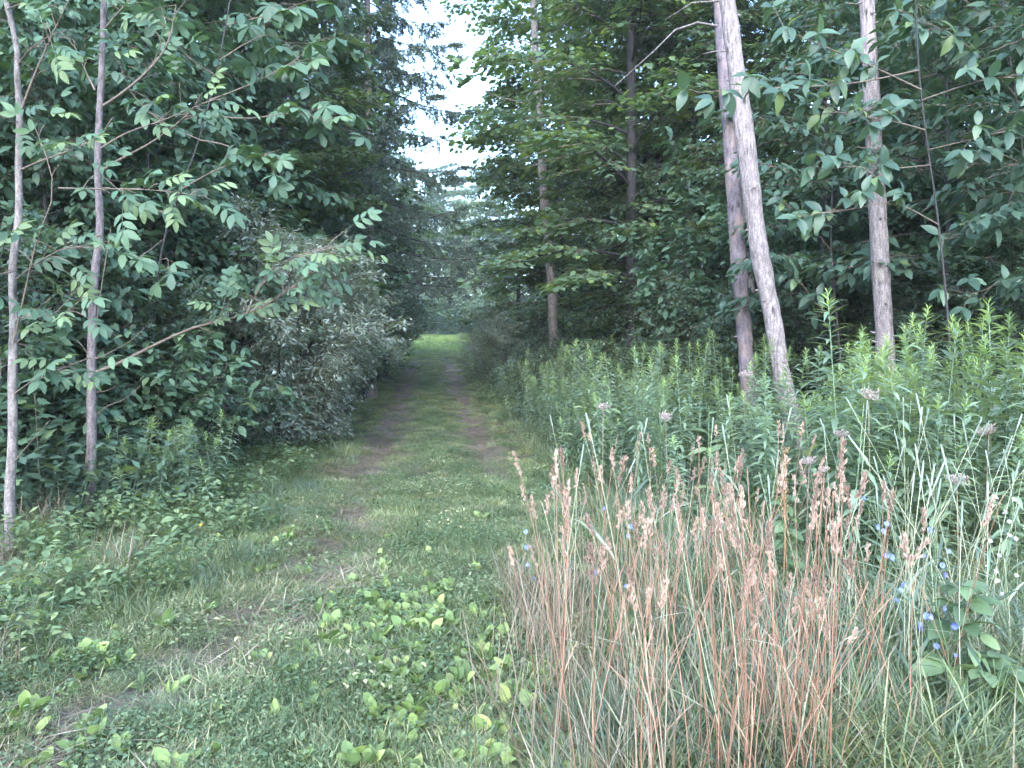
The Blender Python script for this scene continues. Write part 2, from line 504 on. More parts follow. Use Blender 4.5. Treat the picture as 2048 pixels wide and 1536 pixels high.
po = link("path", grid_mesh("path", np.linspace(-PATH_W, PATH_W, 33), np.arange(1.6, 58, .14), path_z, M["path"], path_green, True), kind="structure")
po["label"] = "two-rut dirt track with a grassy middle leading into the wood"

# ------------------------------------------------------------------ broadleaf trees
def broadleaf(seed, H, cb, spread, r0, nl, tw, lv, tm, llen, lmat, bmat, flat=.35, profile=0.7, up0=.5, wob=.25, fork=0, droop=.25, sub=.5):
    """returns (trunk mesh, crown mesh): limbs carry flat sprays of leaves"""
    r = np.random.default_rng(seed)
    tb, cb_ = MB(), MB()
    k = 14
    z = np.linspace(0, H * .97, k)
    wx = np.cumsum(r.normal(0, wob * H / 90, (k, 2)), 0); wx -= wx[0]
    tp = np.column_stack([wx, z])
    tr = r0 * (1 - .88 * (z / H)) ** 1.1; tr[0] *= 1.25
    tb.tube(np.vstack([tp[0] - [0, 0, .3], tp]), np.r_[tr[0] * 1.15, tr], 9, rough=.05)
    P, D, Nn, S, RN = [], [], [], [], []
    az = r.uniform(0, 6.28)
    for i in range(nl):
        u = (i + r.uniform(.1, .9)) / nl
        zz = cb + (H * .97 - cb) * u
        az += 2.4 + r.normal(0, .35)
        o = np.array([np.interp(zz, z, tp[:, 0]), np.interp(zz, z, tp[:, 1]), zz])
        Lm = spread * (.72 + .6 * u - 1.12 * u * u) * r.uniform(.65, 1.15) + .25
        el = up0 * (.35 + .9 * u) + r.normal(0, .12)
        hd = np.array([math.cos(az), math.sin(az), 0])
        side = np.array([-hd[1], hd[0], 0])
        s = np.linspace(0, 1, 7)
        bend = r.normal(0, .18)
        lp = o + (hd * (s * Lm)[:, None]) * math.cos(el) + side * (bend * Lm * s ** 2)[:, None] + UP * (math.sin(el) * Lm * s - droop * Lm * s ** 2.2)[:, None]
        lr = max(.006, .30 * np.interp(zz, z, tr)) * min(1, .35 + Lm / 3) * (1 - .85 * s) + .003
        tb.tube(lp, lr, 5, rough=.03)
        nt_ = max(3, int(tw * Lm / spread + 2))
        for j in range(nt_):
            ss = .18 + .82 * (j + r.uniform(0, 1)) / nt_
            ss = min(ss, 1.0)
            q = np.array([np.interp(ss, s, lp[:, c]) for c in range(3)])
            tl = (.22 + .42 * Lm * (1.05 - .75 * ss) * r.uniform(.6, 1.1))
            sg = 1 if j % 2 else -1
            an = r.uniform(.5, 1.1) * sg if ss < .97 else 0
            d0 = hd * math.cos(an) + side * math.sin(an) + UP * r.normal(.02, flat * .5)
            d0 = unit(d0)
            ts = np.linspace(0, 1, 4)
            tpnt = q + d0 * (ts * tl)[:, None] - UP * (.16 * tl * ts ** 2)[:, None]
            cb_.tube(tpnt, np.linspace(.006, .002, 4) + .004 * tl, 3, mat=1, cap=False)
            m = int(lv * (.4 + .6 * tl / (.5 * spread + .3)) * r.uniform(.7, 1.25)) + 4
            tt = r.uniform(.05, 1.03, m) ** .8
            lat = r.normal(0, 1, m)
            sd = np.cross(d0, UP)
            base = q + d0 * (tt * tl)[:, None] - UP * (.16 * tl * tt ** 2)[:, None] + sd * (lat * (.10 + .20 * tl * sub))[:, None] + UP * r.normal(0, .035 + .05 * flat * tl, m)[:, None]
            out = d0 * r.uniform(.2, 1, m)[:, None] + sd * (np.sign(lat) * r.uniform(.3, 1.1, m))[:, None] - UP * r.uniform(.05, .75, m)[:, None]
            P.append(base); D.append(out)
            Nn.append(np.column_stack([r.normal(0, .33, m), r.normal(0, .33, m), np.ones(m)]))
            S.append(llen * r.uniform(.6, 1.18, m)); RN.append(np.clip(r.normal(.45, .2, m) + r.normal(0, .08), 0, 1))
    P, D, Nn, S, RN = map(np.concatenate, (P, D, Nn, S, RN))
    F = frames(D, Nn) * S[:, None, None]
    cb_.scatter(tm, F, P, RN, 0)
    return tb.mesh("trunk", bmat), cb_.mesh("crown", [lmat, M["twig"]])


def bush(seed, H, W, ns, tw, lv, tm, llen, lmat, smat=None, arch=.5, lo=.15):
    """many stems from the ground; returns (stem mesh, foliage mesh)"""
    r = np.random.default_rng(seed)
    sb, fb = MB(), MB()
    P, D, Nn, S, RN = [], [], [], [], []
    for i in range(ns):
        az = i * 2.4 + r.normal(0, .3)
        rad = math.sqrt((i + .5) / ns)
        hd = np.array([math.cos(az), math.sin(az), 0]); sd0 = np.array([-hd[1], hd[0], 0])
        h = H * (1.05 - .45 * rad ** 2) * r.uniform(.75, 1.05)
        w = W * rad * r.uniform(.75, 1.1)
        s = np.linspace(0, 1, 7)
        pts = hd * (.12 * rad + w * s ** 1.3)[:, None] + UP * (h * (s * (1 + arch) - arch * s ** 2.3))[:, None] + sd0 * (r.normal(0, .15) * s ** 2 * h)[:, None]
        sb.tube(np.vstack([pts[0] - [0, 0, .15], pts]), np.r_[.016, np.linspace(.014, .002, 7)] * (.4 + H / 5), 4)
        for j in range(tw):
            ss = lo + (1.02 - lo) * (j + r.uniform(0, 1)) / tw
            q = np.array([np.interp(ss, s, pts[:, c]) for c in range(3)])
            a2 = r.uniform(0, 6.28)
            d0 = unit(hd * .7 + np.array([math.cos(a2), math.sin(a2), 0]) + UP * r.normal(.15, .35))
            tl = r.uniform(.18, .42) * (.5 + H / 5) * (1.25 - .5 * ss)
            fb.tube(q + d0 * np.linspace(0, tl, 3)[:, None], [.004, .003, .0015], 3, mat=1, cap=False)
            m = max(4, int(lv * r.uniform(.7, 1.3)))
            tt = r.uniform(.05, 1.05, m)
            sdv = unit(np.cross(d0, UP)); lat = r.normal(0, 1, m)
            P.append(q + d0 * (tt * tl)[:, None] + sdv * (lat * tl * .18)[:, None] + UP * r.normal(0, .05 * tl + .02, m)[:, None] - UP * (.12 * tl * tt ** 2)[:, None])
            D.append(d0 * r.uniform(.3, 1, m)[:, None] + sdv * (np.sign(lat) * r.uniform(.2, 1, m))[:, None] + UP * r.normal(-.15, .35, m)[:, None])
            Nn.append(np.column_stack([r.normal(0, .45, m), r.normal(0, .45, m), np.ones(m)]))
            S.append(llen * r.uniform(.6, 1.2, m)); RN.append(np.clip(r.normal(.45, .2, m), 0, 1))
    P, D, Nn, S, RN = map(np.concatenate, (P, D, Nn, S, RN))
    fb.scatter(tm, frames(D, Nn) * S[:, None, None], P, RN, 0)
    return sb.mesh("stem", smat or M["bark"]), fb.mesh("foliage", [lmat, M["twig"]])


def conifer(seed, H, spread, r0, nl=70, cb=.8):
    """larch-like: level limbs with hanging branchlets"""
    r = np.random.default_rng(seed)
    tb, nb = MB(), MB()
    z = np.linspace(-.3, H, 12)
    tb.tube(np.column_stack([np.zeros(12), np.zeros(12), z]), r0 * (1 - .9 * np.clip(z, 0, H) / H), 9, rough=.06)
    nd = blade([.5], [.10], 0, .1)
    P, D, S = [], [], []
    az = 0
    for i in range(nl):
        u = (i + r.uniform(0, 1)) / nl
        zz = cb + (H - cb) * u
        az += 2.4 + r.normal(0, .3)
        Lm = spread * (1 - u) ** .65 * r.uniform(.6, 1.1) + .2
        hd = np.array([math.cos(az), math.sin(az), 0]); sd = np.array([-hd[1], hd[0], 0])
        s = np.linspace(0, 1, 7)
        lp = np.array([0, 0, zz]) + hd * (s * Lm)[:, None] + UP * (Lm * (-.28 * s + .22 * s ** 3))[:, None] + sd * (r.normal(0, .1) * Lm * s ** 2)[:, None]
        tb.tube(lp, .022 * (.3 + Lm / 4) * (1 - .9 * s) + .003, 4, mat=1)
        nb_ = int(12 + Lm * 11)
        for j in range(nb_):
            ss = r.uniform(.12, 1.0)
            q = np.array([np.interp(ss, s, lp[:, c]) for c in range(3)])
            bl = r.uniform(.25, .8) * (1.1 - .5 * ss)
            d0 = unit(hd * r.uniform(.1, .6) + sd * r.normal(0, .75) - UP * r.uniform(.25, 1.1))
            if ss > .9: d0 = unit(hd + sd * r.normal(0, .3) - UP * .15)
            nb.tube(q + d0 * np.linspace(0, bl, 3)[:, None], [.006, .004, .002], 3, mat=1, cap=False)
            m = int(22 + bl * 80)
            tt = r.uniform(0.02, 1, m)
            P.append(q + d0 * (tt * bl)[:, None])
            D.append(d0 * .6 + r.normal(0, .65, (m, 3))); S.append(r.uniform(.06, .11, m))
    P, D, S = map(np.concatenate, (P, D, S))
    nb.scatter(nd, frames(D, r.normal(0, 1, (len(P), 3))) * S[:, None, None] * np.array([1.6, 1, 1])[None, None], P, r.uniform(.2, .8, len(P)), 0)
    return tb.mesh("trunk", [M["bark_g"], M["bark"]]), nb.mesh("crown", [M["needle"], M["twig"]])


def put_tree(name, label, cat, meshes, px, d, rz=0., s=1.0, group=None, parts=("trunk", "crown"), x=None, tilt=(0, 0)):
    p = at(px, d) if x is None else np.array([x, d, float(lay(x, d))])
    t = thing(name, label, cat, p, rz, group, s)
    t.rotation_euler = (tilt[0], tilt[1], rz)
    for nm, me in zip(parts, meshes):
        link(nm, me, t, kind="stuff" if nm in ("foliage", "crown") else None)
    return t


mapleA = broadleaf(1, 18, 2.6, 4.0, .15, 60, 15, 42, L_MAPLE_LO, .15, M["maple"], M["bark_r"], .3, up0=.95, droop=.4)
mapleB = broadleaf(2, 14, .8, 3.4, .13, 54, 15, 40, L_MAPLE_LO, .14, M["maple_y"], M["bark"], .3)
woodA = broadleaf(3, 15, .6, 3.6, .14, 56, 15, 44, L_OVATE, .165, M["wood"], M["bark"], .4)
woodB = broadleaf(4, 9, .4, 2.8, .09, 44, 14, 40, L_OVATE, .15, M["wood"], M["bark"], .35)
woodC = broadleaf(5, 20, 2.2, 4.8, .2, 62, 16, 44, L_OVATE, .18, M["maple"], M["bark_r"], .4)
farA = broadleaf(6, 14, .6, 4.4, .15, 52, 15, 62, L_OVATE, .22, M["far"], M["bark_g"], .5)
bigtree = broadleaf(7, 13, 3.2, 3.2, .09, 34, 11, 18, L_BROAD, .22, M["big"], M["bark"], .4)
leaftree = broadleaf(9, 8, .5, 2.4, .06, 36, 12, 20, L_BROAD, .19, M["big"], M["bark"], .4)
dogtree = broadleaf(8, 7.5, 2.2, 2.1, .05, 30, 11, 22, L_OVATE2, .165, M["dog"], M["bark"], .4)
underA = bush(21, 3.4, 1.7, 22, 20, 16, L_OVATE, .10, M["shrub"])
underB = bush(22, 2.4, 1.4, 14, 14, 13, L_OVATE2, .085, M["wood"])
underD = bush(26, 1.9, 1.2, 14, 13, 9, L_OVATE2, .14, M["ash"], lo=.08)
underE = bush(27, 5.0, 2.2, 18, 22, 16, L_OVATE2, .17, M["big"], arch=.3)
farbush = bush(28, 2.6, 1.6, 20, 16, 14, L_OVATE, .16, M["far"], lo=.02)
underC = bush(23, 1.5, 1.1, 14, 10, 14, L_OVATE, .075, M["shrub"])
silverA = bush(24, 3.0, 1.6, 44, 24, 38, L_NARROW, .085, M["silver"], arch=.75, lo=.06)
mapleS = bush(25, 2.0, 1.2, 9, 9, 7, L_MAPLE, .13, M["maple_y"], arch=.3)
larchA = conifer(31, 16, 4.0, .17, 84, 2.6)

BIGR = "leafy trees deep in the wood right of the track"
BIGL = "leafy trees deep in the wood left of the track"
T = put_tree
# left of the track
T("conifer_tree", "tall drooping conifer whose level limbs reach out over the track", "tree", larchA, 742, 20.5, .4, 1.0)
T("conifer_tree", "drooping conifer partly hidden behind the leafy trees left of the track", "tree", larchA, 590, 27, 2.4, 1.05)
T("conifer_tree", "far drooping conifer standing left of the track near the clearing", "tree", larchA, 690, 35, 4.4, .95)
T("maple_tree", "yellow-green maple between the silvery shrub and the drooping conifer", "tree", mapleB, 560, 15.2, .9, .75)
T("maple_tree", "maple low over the left rut beyond the silvery shrub", "tree", mapleB, 715, 24, 2.9, .6)
T("maple_tree", "maple standing left of the track, midway to the clearing", "tree", mapleA, 715, 31, 1.3, .8)
T("maple_tree", "maple beside the left end of the grassy clearing", "tree", mapleA, 765, 40, 3.3, .9)
T("broadleaf_tree", "large-leaved tree with whorled leaves above the silvery shrub", "tree", bigtree, 420, 13.5, .3, 1.0)
T("broadleaf_tree", "large-leaved tree half hidden behind the two thin saplings", "tree", bigtree, 130, 11.0, 2.2, .95)
for i, (px, d, me, rz, s) in enumerate([(560, 19, woodA, .3, 1.), (330, 14.5, woodA, 1.7, 1.), (80, 13, woodA, 3.1, .95), (-160, 10.5, woodB, .2, 1.15), (220, 18.5, woodC, 1.1, 1.),
        (-60, 17, woodC, 2.0, 1.), (430, 24, woodC, 2.8, 1.), (600, 34, woodC, .6, 1.), (640, 41, woodA, 1.2, 1.1), (330, 30, woodC, .1, 1.1), (480, 42, woodC, 2.1, 1.2), (120, 25, woodA, 2.2, 1.2)]):
    T("woodland_tree", ("tall" if me is woodC else "bushy" if me is woodA else "small") + (" leafy tree behind the thin saplings" if px < 260 else " leafy tree behind the large-leaved trees" if d < 26 else " leafy tree far back in the wood left of the track"), "tree", me, px, d, rz, s, BIGL)
T("broadleaf_tree", "low broad-leaved tree filling the edge behind the brown sapling", "tree", leaftree, 230, 10.8, .5, .8)
T("broadleaf_tree", "low broad-leaved tree filling the edge behind the pale sapling", "tree", leaftree, 20, 9.8, 2.5, .85)
T("broadleaf_tree", "low broad-leaved tree behind the top of the silvery shrub", "tree", leaftree, 400, 13.2, 4.1, .95)
T("broadleaf_tree", "low broad-leaved tree showing between the two thin saplings", "tree", leaftree, 115, 8.7, 1.4, .68)
T("broadleaf_tree", "low broad-leaved tree close left of the silvery shrub", "tree", leaftree, 305, 9.7, 3.2, .72)
# right of the track
T("maple_tree", "dark-trunked maple with spreading limbs, tallest live tree right of the track", "tree", mapleA, 1257, 18, .5, 1.05)
T("maple_tree", "slim maple close behind the dark-trunked spreading maple", "tree", mapleB, 1283, 20.5, 2.0, .95)
T("maple_tree", "maple between the spreading maple and the leaning dead trunk", "tree", woodC, 1318, 19.5, 1.0, .72)
T("maple_tree", "yellow-green maple overhanging the track before the flaking snag", "tree", mapleB, 1125, 28, 4.0, 1.1)
T("maple_tree", "maple right of the track, midway to the clearing", "tree", mapleA, 1085, 32, 2.2, 1.25)
T("maple_tree", "maple beside the right end of the grassy clearing", "tree", mapleB, 1035, 40, .7, 1.0)
for i, (px, d, me, rz, s) in enumerate([(1395, 19, woodA, .3, 1.), (1480, 17, woodB, 1.2, 1.1), (1560, 22, woodC, .4, 1.), (1650, 16, woodA, 2.2, .95), (1760, 20, woodC, 1.0, 1.), (1850, 14.5, woodA, .1, 1.), (1960, 17, woodC, 2.6, 1.),
        (2080, 13, woodA, 1.9, 1.), (2250, 12, woodB, .9, 1.2), (2180, 18, woodC, 3.0, 1.), (1450, 28, woodC, 2.0, 1.1), (1640, 30, woodC, .8, 1.1), (1300, 31, woodC, 3.2, 1.1), (1190, 36, woodC, 1.5, 1.1), (1860, 27, woodC, 4.2, 1.1), (1160, 42, woodA, 2.7, 1.1)]):
    T("woodland_tree", ("tall" if me is woodC else "bushy" if me is woodA else "small") + (" leafy tree far back in the wood right of the track" if d > 25 else " leafy tree behind the two crossing dead trunks" if px < 1600 else " leafy tree behind the upright dead trunk" if px < 1900 else " leafy tree at the far right of the wood"), "tree", me, px, d, rz, s, BIGR)
# beyond the clearing
for i, (px, d, rz, s) in enumerate([(840, 64, .2, 1.0), (895, 68, 1.5, 1.08), (935, 63, 2.8, .8), (975, 70, 4.0, 1.0), (1020, 64, 5.0, .95), (800, 66, .9, 1.1), (1075, 68, 3.3, 1.1), (915, 80, 2.1, 1.15), (740, 72, 2., 1.2), (1140, 74, 1., 1.2), (870, 74, 3.1, 1.0), (955, 76, 5.2, 1.1), (660, 66, .4, 1.2), (580, 70, 1.4, 1.2), (480, 64, 2.4, 1.2), (1220, 66, 3.4, 1.2), (1310, 70, 4.4, 1.2), (1420, 62, 5.4, 1.2), (1540, 64, .7, 1.2), (380, 60, 1.1, 1.2)]):
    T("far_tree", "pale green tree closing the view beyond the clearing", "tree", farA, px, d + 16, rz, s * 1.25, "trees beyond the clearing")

T("dogwood_tree", "broad-leaved small tree close beyond the upright dead trunk", "tree", dogtree, 1900, 10.2, .3, 1.0)
T("dogwood_tree", "broad-leaved small tree between the leaning and upright dead trunks", "tree", dogtree, 1640, 11.6, 2.3, .9)
T("dogwood_tree", "broad-leaved small tree reaching in over the upper right corner", "tree", dogtree, 2120, 8.2, 4.3, .95)
for i, (px, d, s_) in enumerate([(800, 75, 1.7), (835, 78, 1.5), (862, 76, 1.6), (890, 79, 1.5), (918, 76, 1.6), (945, 78, 1.7), (975, 75, 1.6), (1005, 78, 1.8), (765, 77, 1.8)]):
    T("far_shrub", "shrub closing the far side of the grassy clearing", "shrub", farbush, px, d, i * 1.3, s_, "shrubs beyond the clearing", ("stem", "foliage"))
# shrubs along the edges
T("silver_shrub", "large silvery shrub with small grey-green leaves left of the track", "shrub", silverA, 555, 11.2, .3, 1.12, None, ("stem", "foliage"))
T("silver_shrub", "silvery shrub drooping over the grass at the left rut", "shrub", silverA, 630, 11.8, 2.1, .86, None, ("stem", "foliage"))
T("silver_shrub", "small silvery shrub standing right of the track near the clearing", "shrub", silverA, 985, 25, 1.1, .75, None, ("stem", "foliage"))
LSH = [(60, 8.0, underD, .3, 1.), (230, 8.1, underD, 1.5, .9), (320, 8.6, underD, 2.8, 1.), (-40, 7.3, underD, 4.0, 1.), (140, 7.7, underD, 5.1, .8), (250, 10.5, underE, .4, .9), (60, 9.6, underE, 1.8, .9), (380, 12.5, underE, 3.4, 1.), (-120, 8.8, underE, 5., 1.), (480, 16, underE, 2.5, 1.), (640, 19, underE, 1.1, 1.), (700, 26, underE, .1, 1.), (560, 25, underE, 2.1, 1.3), (400, 19, underE, 4.1, 1.3), (200, 15, underE, 3.1, 1.3), (0, 13, underE, 1.1, 1.2),
       (430, 10.6, underA, .2, .8), (330, 9.6, underA, 1.3, .8), (240, 9.0, underB, 2.2, .9), (110, 8.4, underA, .7, .9), (20, 7.6, underB, 1.9, 1.), (-80, 7.0, underA, 3., .9), (400, 8.9, underC, .4, .9), (470, 9.8, underC, 2.4, 1.),
       (690, 17, underA, 1.1, .9), (720, 20, underA, 2.7, .95), (742, 24, underA, .2, 1.), (768, 28, underA, 1.9, 1.), (787, 33, underA, 2.9, 1.), (803, 39, underA, .8, 1.), (560, 14, underA, 3.3, 1.1), (300, 11, underA, 2., 1.1), (150, 10.5, underA, 1., 1.2)]
def kind_of(me):
    return "tall small-leaved shrub" if me is underA else "small-leaved shrub" if me is underB else "low shrub" if me is underC else "low light-leaved shrub" if me is underD else "tall broad-leaved shrub"


def spot_left(px, d):
    if d > 24: return "at the left rut towards the clearing"
    if d > 14.5: return "left of the track beyond the silvery shrub" if px > 520 else "deep in the wood beyond the thin saplings"
    if px > 365: return "beside the silvery shrub left of the track"
    if px > 200: return "behind the brown thin sapling"
    return "behind the pale thin sapling" if px > 0 else "at the picture's left edge"


def spot_right(px, d):
    if px < 1200: return "at the right rut towards the clearing" if d > 24 else "right of the track before the flaking snag"
    if d > 18: return "deep in the wood behind the dead trunks"
    if px < 1370: return "at the foot of the dark-trunked spreading maple"
    if px < 1540: return "beside the flaking dead trunk"
    if px < 1720: return "between the leaning and upright dead trunks"
    return "behind the upright dead trunk" if px < 1900 else "at the picture's right edge"


for px, d, me, rz, s in LSH:
    T("shrub", kind_of(me) + " " + spot_left(px, d), "shrub", me, px, d, rz, s, "shrubs along the left edge of the wood", ("stem", "foliage"))
RSH = [(1440, 14.5, underE, .5, 1.), (1590, 13.6, underE, 2.1, .95), (1680, 14.2, underE, 3.3, 1.1), (1850, 12.6, underE, 4.0, 1.), (1970, 12.2, underE, 1.1, 1.05), (1360, 23, underE, .3, 1.), (1200, 25, underE, 2.6, 1.), (1520, 19, underE, 1.7, 1.2), (1700, 20, underE, .9, 1.2), (1150, 30, underE, .9, 1.2), (1290, 27, underE, 1.9, 1.2), (2100, 10.8, underE, 2.8, 1.), (1420, 23, underE, 3.8, 1.3), (1580, 26, underE, 4.8, 1.4), (1880, 21, underE, 5.8, 1.3),
       (1060, 19, underC, .2, 1.), (1035, 23, underC, 1.2, 1.1), (1012, 27, underC, 2.0, 1.2), (990, 32, underB, .2, .9), (975, 37, underB, 1.4, 1.), (1110, 20, underB, 2.2, .9), (1160, 17, underB, .8, .8), (1075, 26, underA, 1.0, .8), (1130, 27, underA, 2., .9),
       (1210, 15.5, underB, 3.1, .8), (1330, 14.5, underB, 2.4, .9), (1400, 13.5, underA, .7, .85), (1520, 12.8, underB, 1.7, 1.), (1600, 12.2, underA, 2.8, .85), (1690, 11.8, underA, .9, .8), (1840, 11, underB, .4, 1.1), (1930, 10.4, underA, 1.6, .8), (2040, 9.2, underA, 2.6, .85), (2150, 8.5, underA, .3, .9), (1450, 16, underA, 3.1, 1.), (1760, 13, underA, 2.0, 1.)]
for px, d, me, rz, s in RSH:
    T("shrub", kind_of(me) + " " + spot_right(px, d), "shrub", me, px, d, rz, s, "shrubs along the right edge of the wood", ("stem", "foliage"))
# ------------------------------------------------------------------ dead trunks
def dead_trunk(name, label, pts, radii, mat, stubs, branches=(), seed=0):
    r = np.random.default_rng(seed)
    pts = np.array(pts); base = pts[0].copy()
    k = 60
    s = np.linspace(0, 1, len(pts)); ss = np.linspace(0, 1, k)
    pp = np.column_stack([np.interp(ss, s, pts[:, c]) for c in range(3)]) - base
    pp[1:-1] = (pp[:-2] + 2 * pp[1:-1] + pp[2:]) / 4
    rr = np.interp(ss, np.linspace(0, 1, len(radii)), radii) * (1 + .035 * np.sin(ss * 37 + seed) + .03 * np.sin(ss * 90 + 2 * seed))
    b = MB(); b.tube(np.vstack([pp[0] - [0, 0, .3], pp]), np.r_[rr[0] * 1.2, rr], 26, rough=.045)
    t = thing(name, label, "dead tree", base, group=None)
    link("trunk", b.mesh("trunk", mat), t)
    for (u, az, ln) in stubs:
        i = int(u * (k - 1)); o = pp[i]; d = np.array([math.cos(az), math.sin(az), r.uniform(-.2, .35)])
        q = MB(); q.tube(o + d * np.linspace(rr[i] * .5, rr[i] + ln, 4)[:, None], [.026, .018, .012, .007], 6, rough=.1)
        link("branch_stub", q.mesh("branch_stub", mat), t)
    for bp, br in branches:
        q = MB(); bp = np.array(bp) - base
        q.tube(bp, np.linspace(br, br * .25, len(bp)), 6, rough=.08)
        link("dead_branch", q.mesh("dead_branch", M["bark_g"]), t)
    return t


def trunk_line(d, cols, dtop=None):
    out = []
    for px, py in cols:
        out.append(pix(px, py, d))
    out = np.array(out)
    out[0][2] = float(lay(out[0][0], out[0][1]))
    return out


def stubs(n, seed, a0=2.4, a1=6.9):
    r = np.random.default_rng(seed)
    return [(r.uniform(.2, .97), r.uniform(a0, a1), r.uniform(.02, .07)) for _ in range(n)]


c_pts = trunk_line(9.0, [(1606, 963), (1563, 750), (1546, 640), (1518, 500), (1487, 250), (1454, 0), (1431, -180)])
dead_trunk("dead_tree", "leaning bleached dead trunk in front of the flaking one", c_pts, [.125, .102, .098, .100, .106, .088, .078], M["dead"], stubs(16, 5),
           [([pix(1434, 52, 9), pix(1395, 45, 8.9), pix(1350, 60, 8.8), pix(1310, 100, 8.7), pix(1230, 172, 8.5)], .015),
            ([pix(1440, 2, 9), pix(1385, 5, 9.1), pix(1330, 40, 9.2)], .013),
            ([pix(1452, 102, 9), pix(1428, 103, 9), pix(1404, 108, 8.9)], .011)], 3)
d_pts = trunk_line(11.2, [(1505, 905), (1491, 700), (1486, 630), (1479, 550), (1469, 400), (1457, 250), (1438, 0), (1422, -140)])
dead_trunk("dead_tree", "dead trunk with purplish flaking bark behind the leaning one", d_pts, [.125, .112, .110, .110, .106, .098, .088, .08], M["dead2"], stubs(14, 8), [], 5)
e_pts = trunk_line(13.0, [(1516, 868), (1506, 650), (1495, 480), (1484, 250), (1474, 100)])
dead_trunk("dead_tree", "slim grey dead stem showing between the two crossing trunks", e_pts, [.09, .08, .075, .06, .05], M["bark_g"], stubs(3, 18), [], 9)
f_pts = trunk_line(9.4, [(1783, 950), (1774, 750), (1762, 560), (1754, 400), (1746, 250), (1733, 0), (1724, -160)])
dead_trunk("dead_tree", "bleached upright dead trunk farthest from the track, behind leafy branches", f_pts, [.120, .100, .104, .106, .096, .086, .08], M["dead"], stubs(16, 11),
           [([pix(1735, 0, 9.4), pix(1712, 8, 9.3), pix(1690, 5, 9.2)], .012)], 7)
h_pts = trunk_line(22.0, [(1112, 775), (1103, 560), (1090, 430), (1080, 260), (1070, 90), (1062, -120)])
dead_trunk("dead_tree", "tall flaking snag standing beside the track midway to the clearing", h_pts, [.16, .13, .12, .11, .10, .09], M["bark_g"], stubs(14, 14, 0, 6.28),
           [([pix(1070, 90, 22), pix(1045, 80, 21.8), pix(1015, 92, 21.6), pix(985, 92, 21.5)], .022), ([pix(1078, 215, 22), pix(1040, 205, 21.8), pix(985, 190, 21.6), pix(945, 160, 21.5)], .022)], 13)
r_pts = trunk_line(13.5, [(1905, 860), (1885, 500), (1865, 300), (1855, 100), (1850, -120)])
dead_trunk("bare_tree", "thick reddish trunk showing through the leaves beyond the upright dead trunk", r_pts, [.19, .165, .155, .15, .14], M["bark_r"], stubs(4, 16), [], 17)

# ------------------------------------------------------------------ near saplings with single leaves
LEAF = {}


def leaf_mesh(key, tm, mat, n=3):
    out = []
    for i in range(n):
        v, t = tm(i) if callable(tm) else tm
        b = MB(); b.add(v, t=t, rnd=.15 + .3 * i)
        out.append(b.mesh("leaf", mat))
    LEAF[key] = out


leaf_mesh("ash", lambda i: pinnate(2 + i % 2, i), M["ash"], 4)
leaf_mesh("whorl", lambda i: palmate(5 + i % 3, L_BIG, i + 10), M["big"], 3)
leaf_mesh("dog", lambda i: blade([.15, .4, .65, .87], [.16, .25, .22, .1], .14, .25 + .12 * i), M["dog"], 3)
leaf_mesh("maple", lambda i: L_MAPLE, M["ash"], 3)
leaf_mesh("bram", lambda i: palmate(3, L_BROAD, i + 30, 2.4, -.1), M["weed"], 2)
leaf_mesh("weed", lambda i: blade([.15, .4, .7], [.10, .16, .11], .1, .35), M["weed"], 3)
leaf_mesh("milk", lambda i: L_BROAD, M["silver"], 2)


def resample(p, k):
    p = np.array(p, float)
    for _ in range(2):                           # Chaikin corner cutting
        a = p[:-1] * .75 + p[1:] * .25; c = p[:-1] * .25 + p[1:] * .75
        p = np.vstack([p[:1], np.stack([a, c], 1).reshape(-1, 3), p[-1:]])
    L_ = np.r_[0, np.cumsum(np.linalg.norm(np.diff(p, axis=0), axis=1))]
    s = np.linspace(0, L_[-1], k)
    return np.column_stack([np.interp(s, L_, p[:, c]) for c in range(3)])


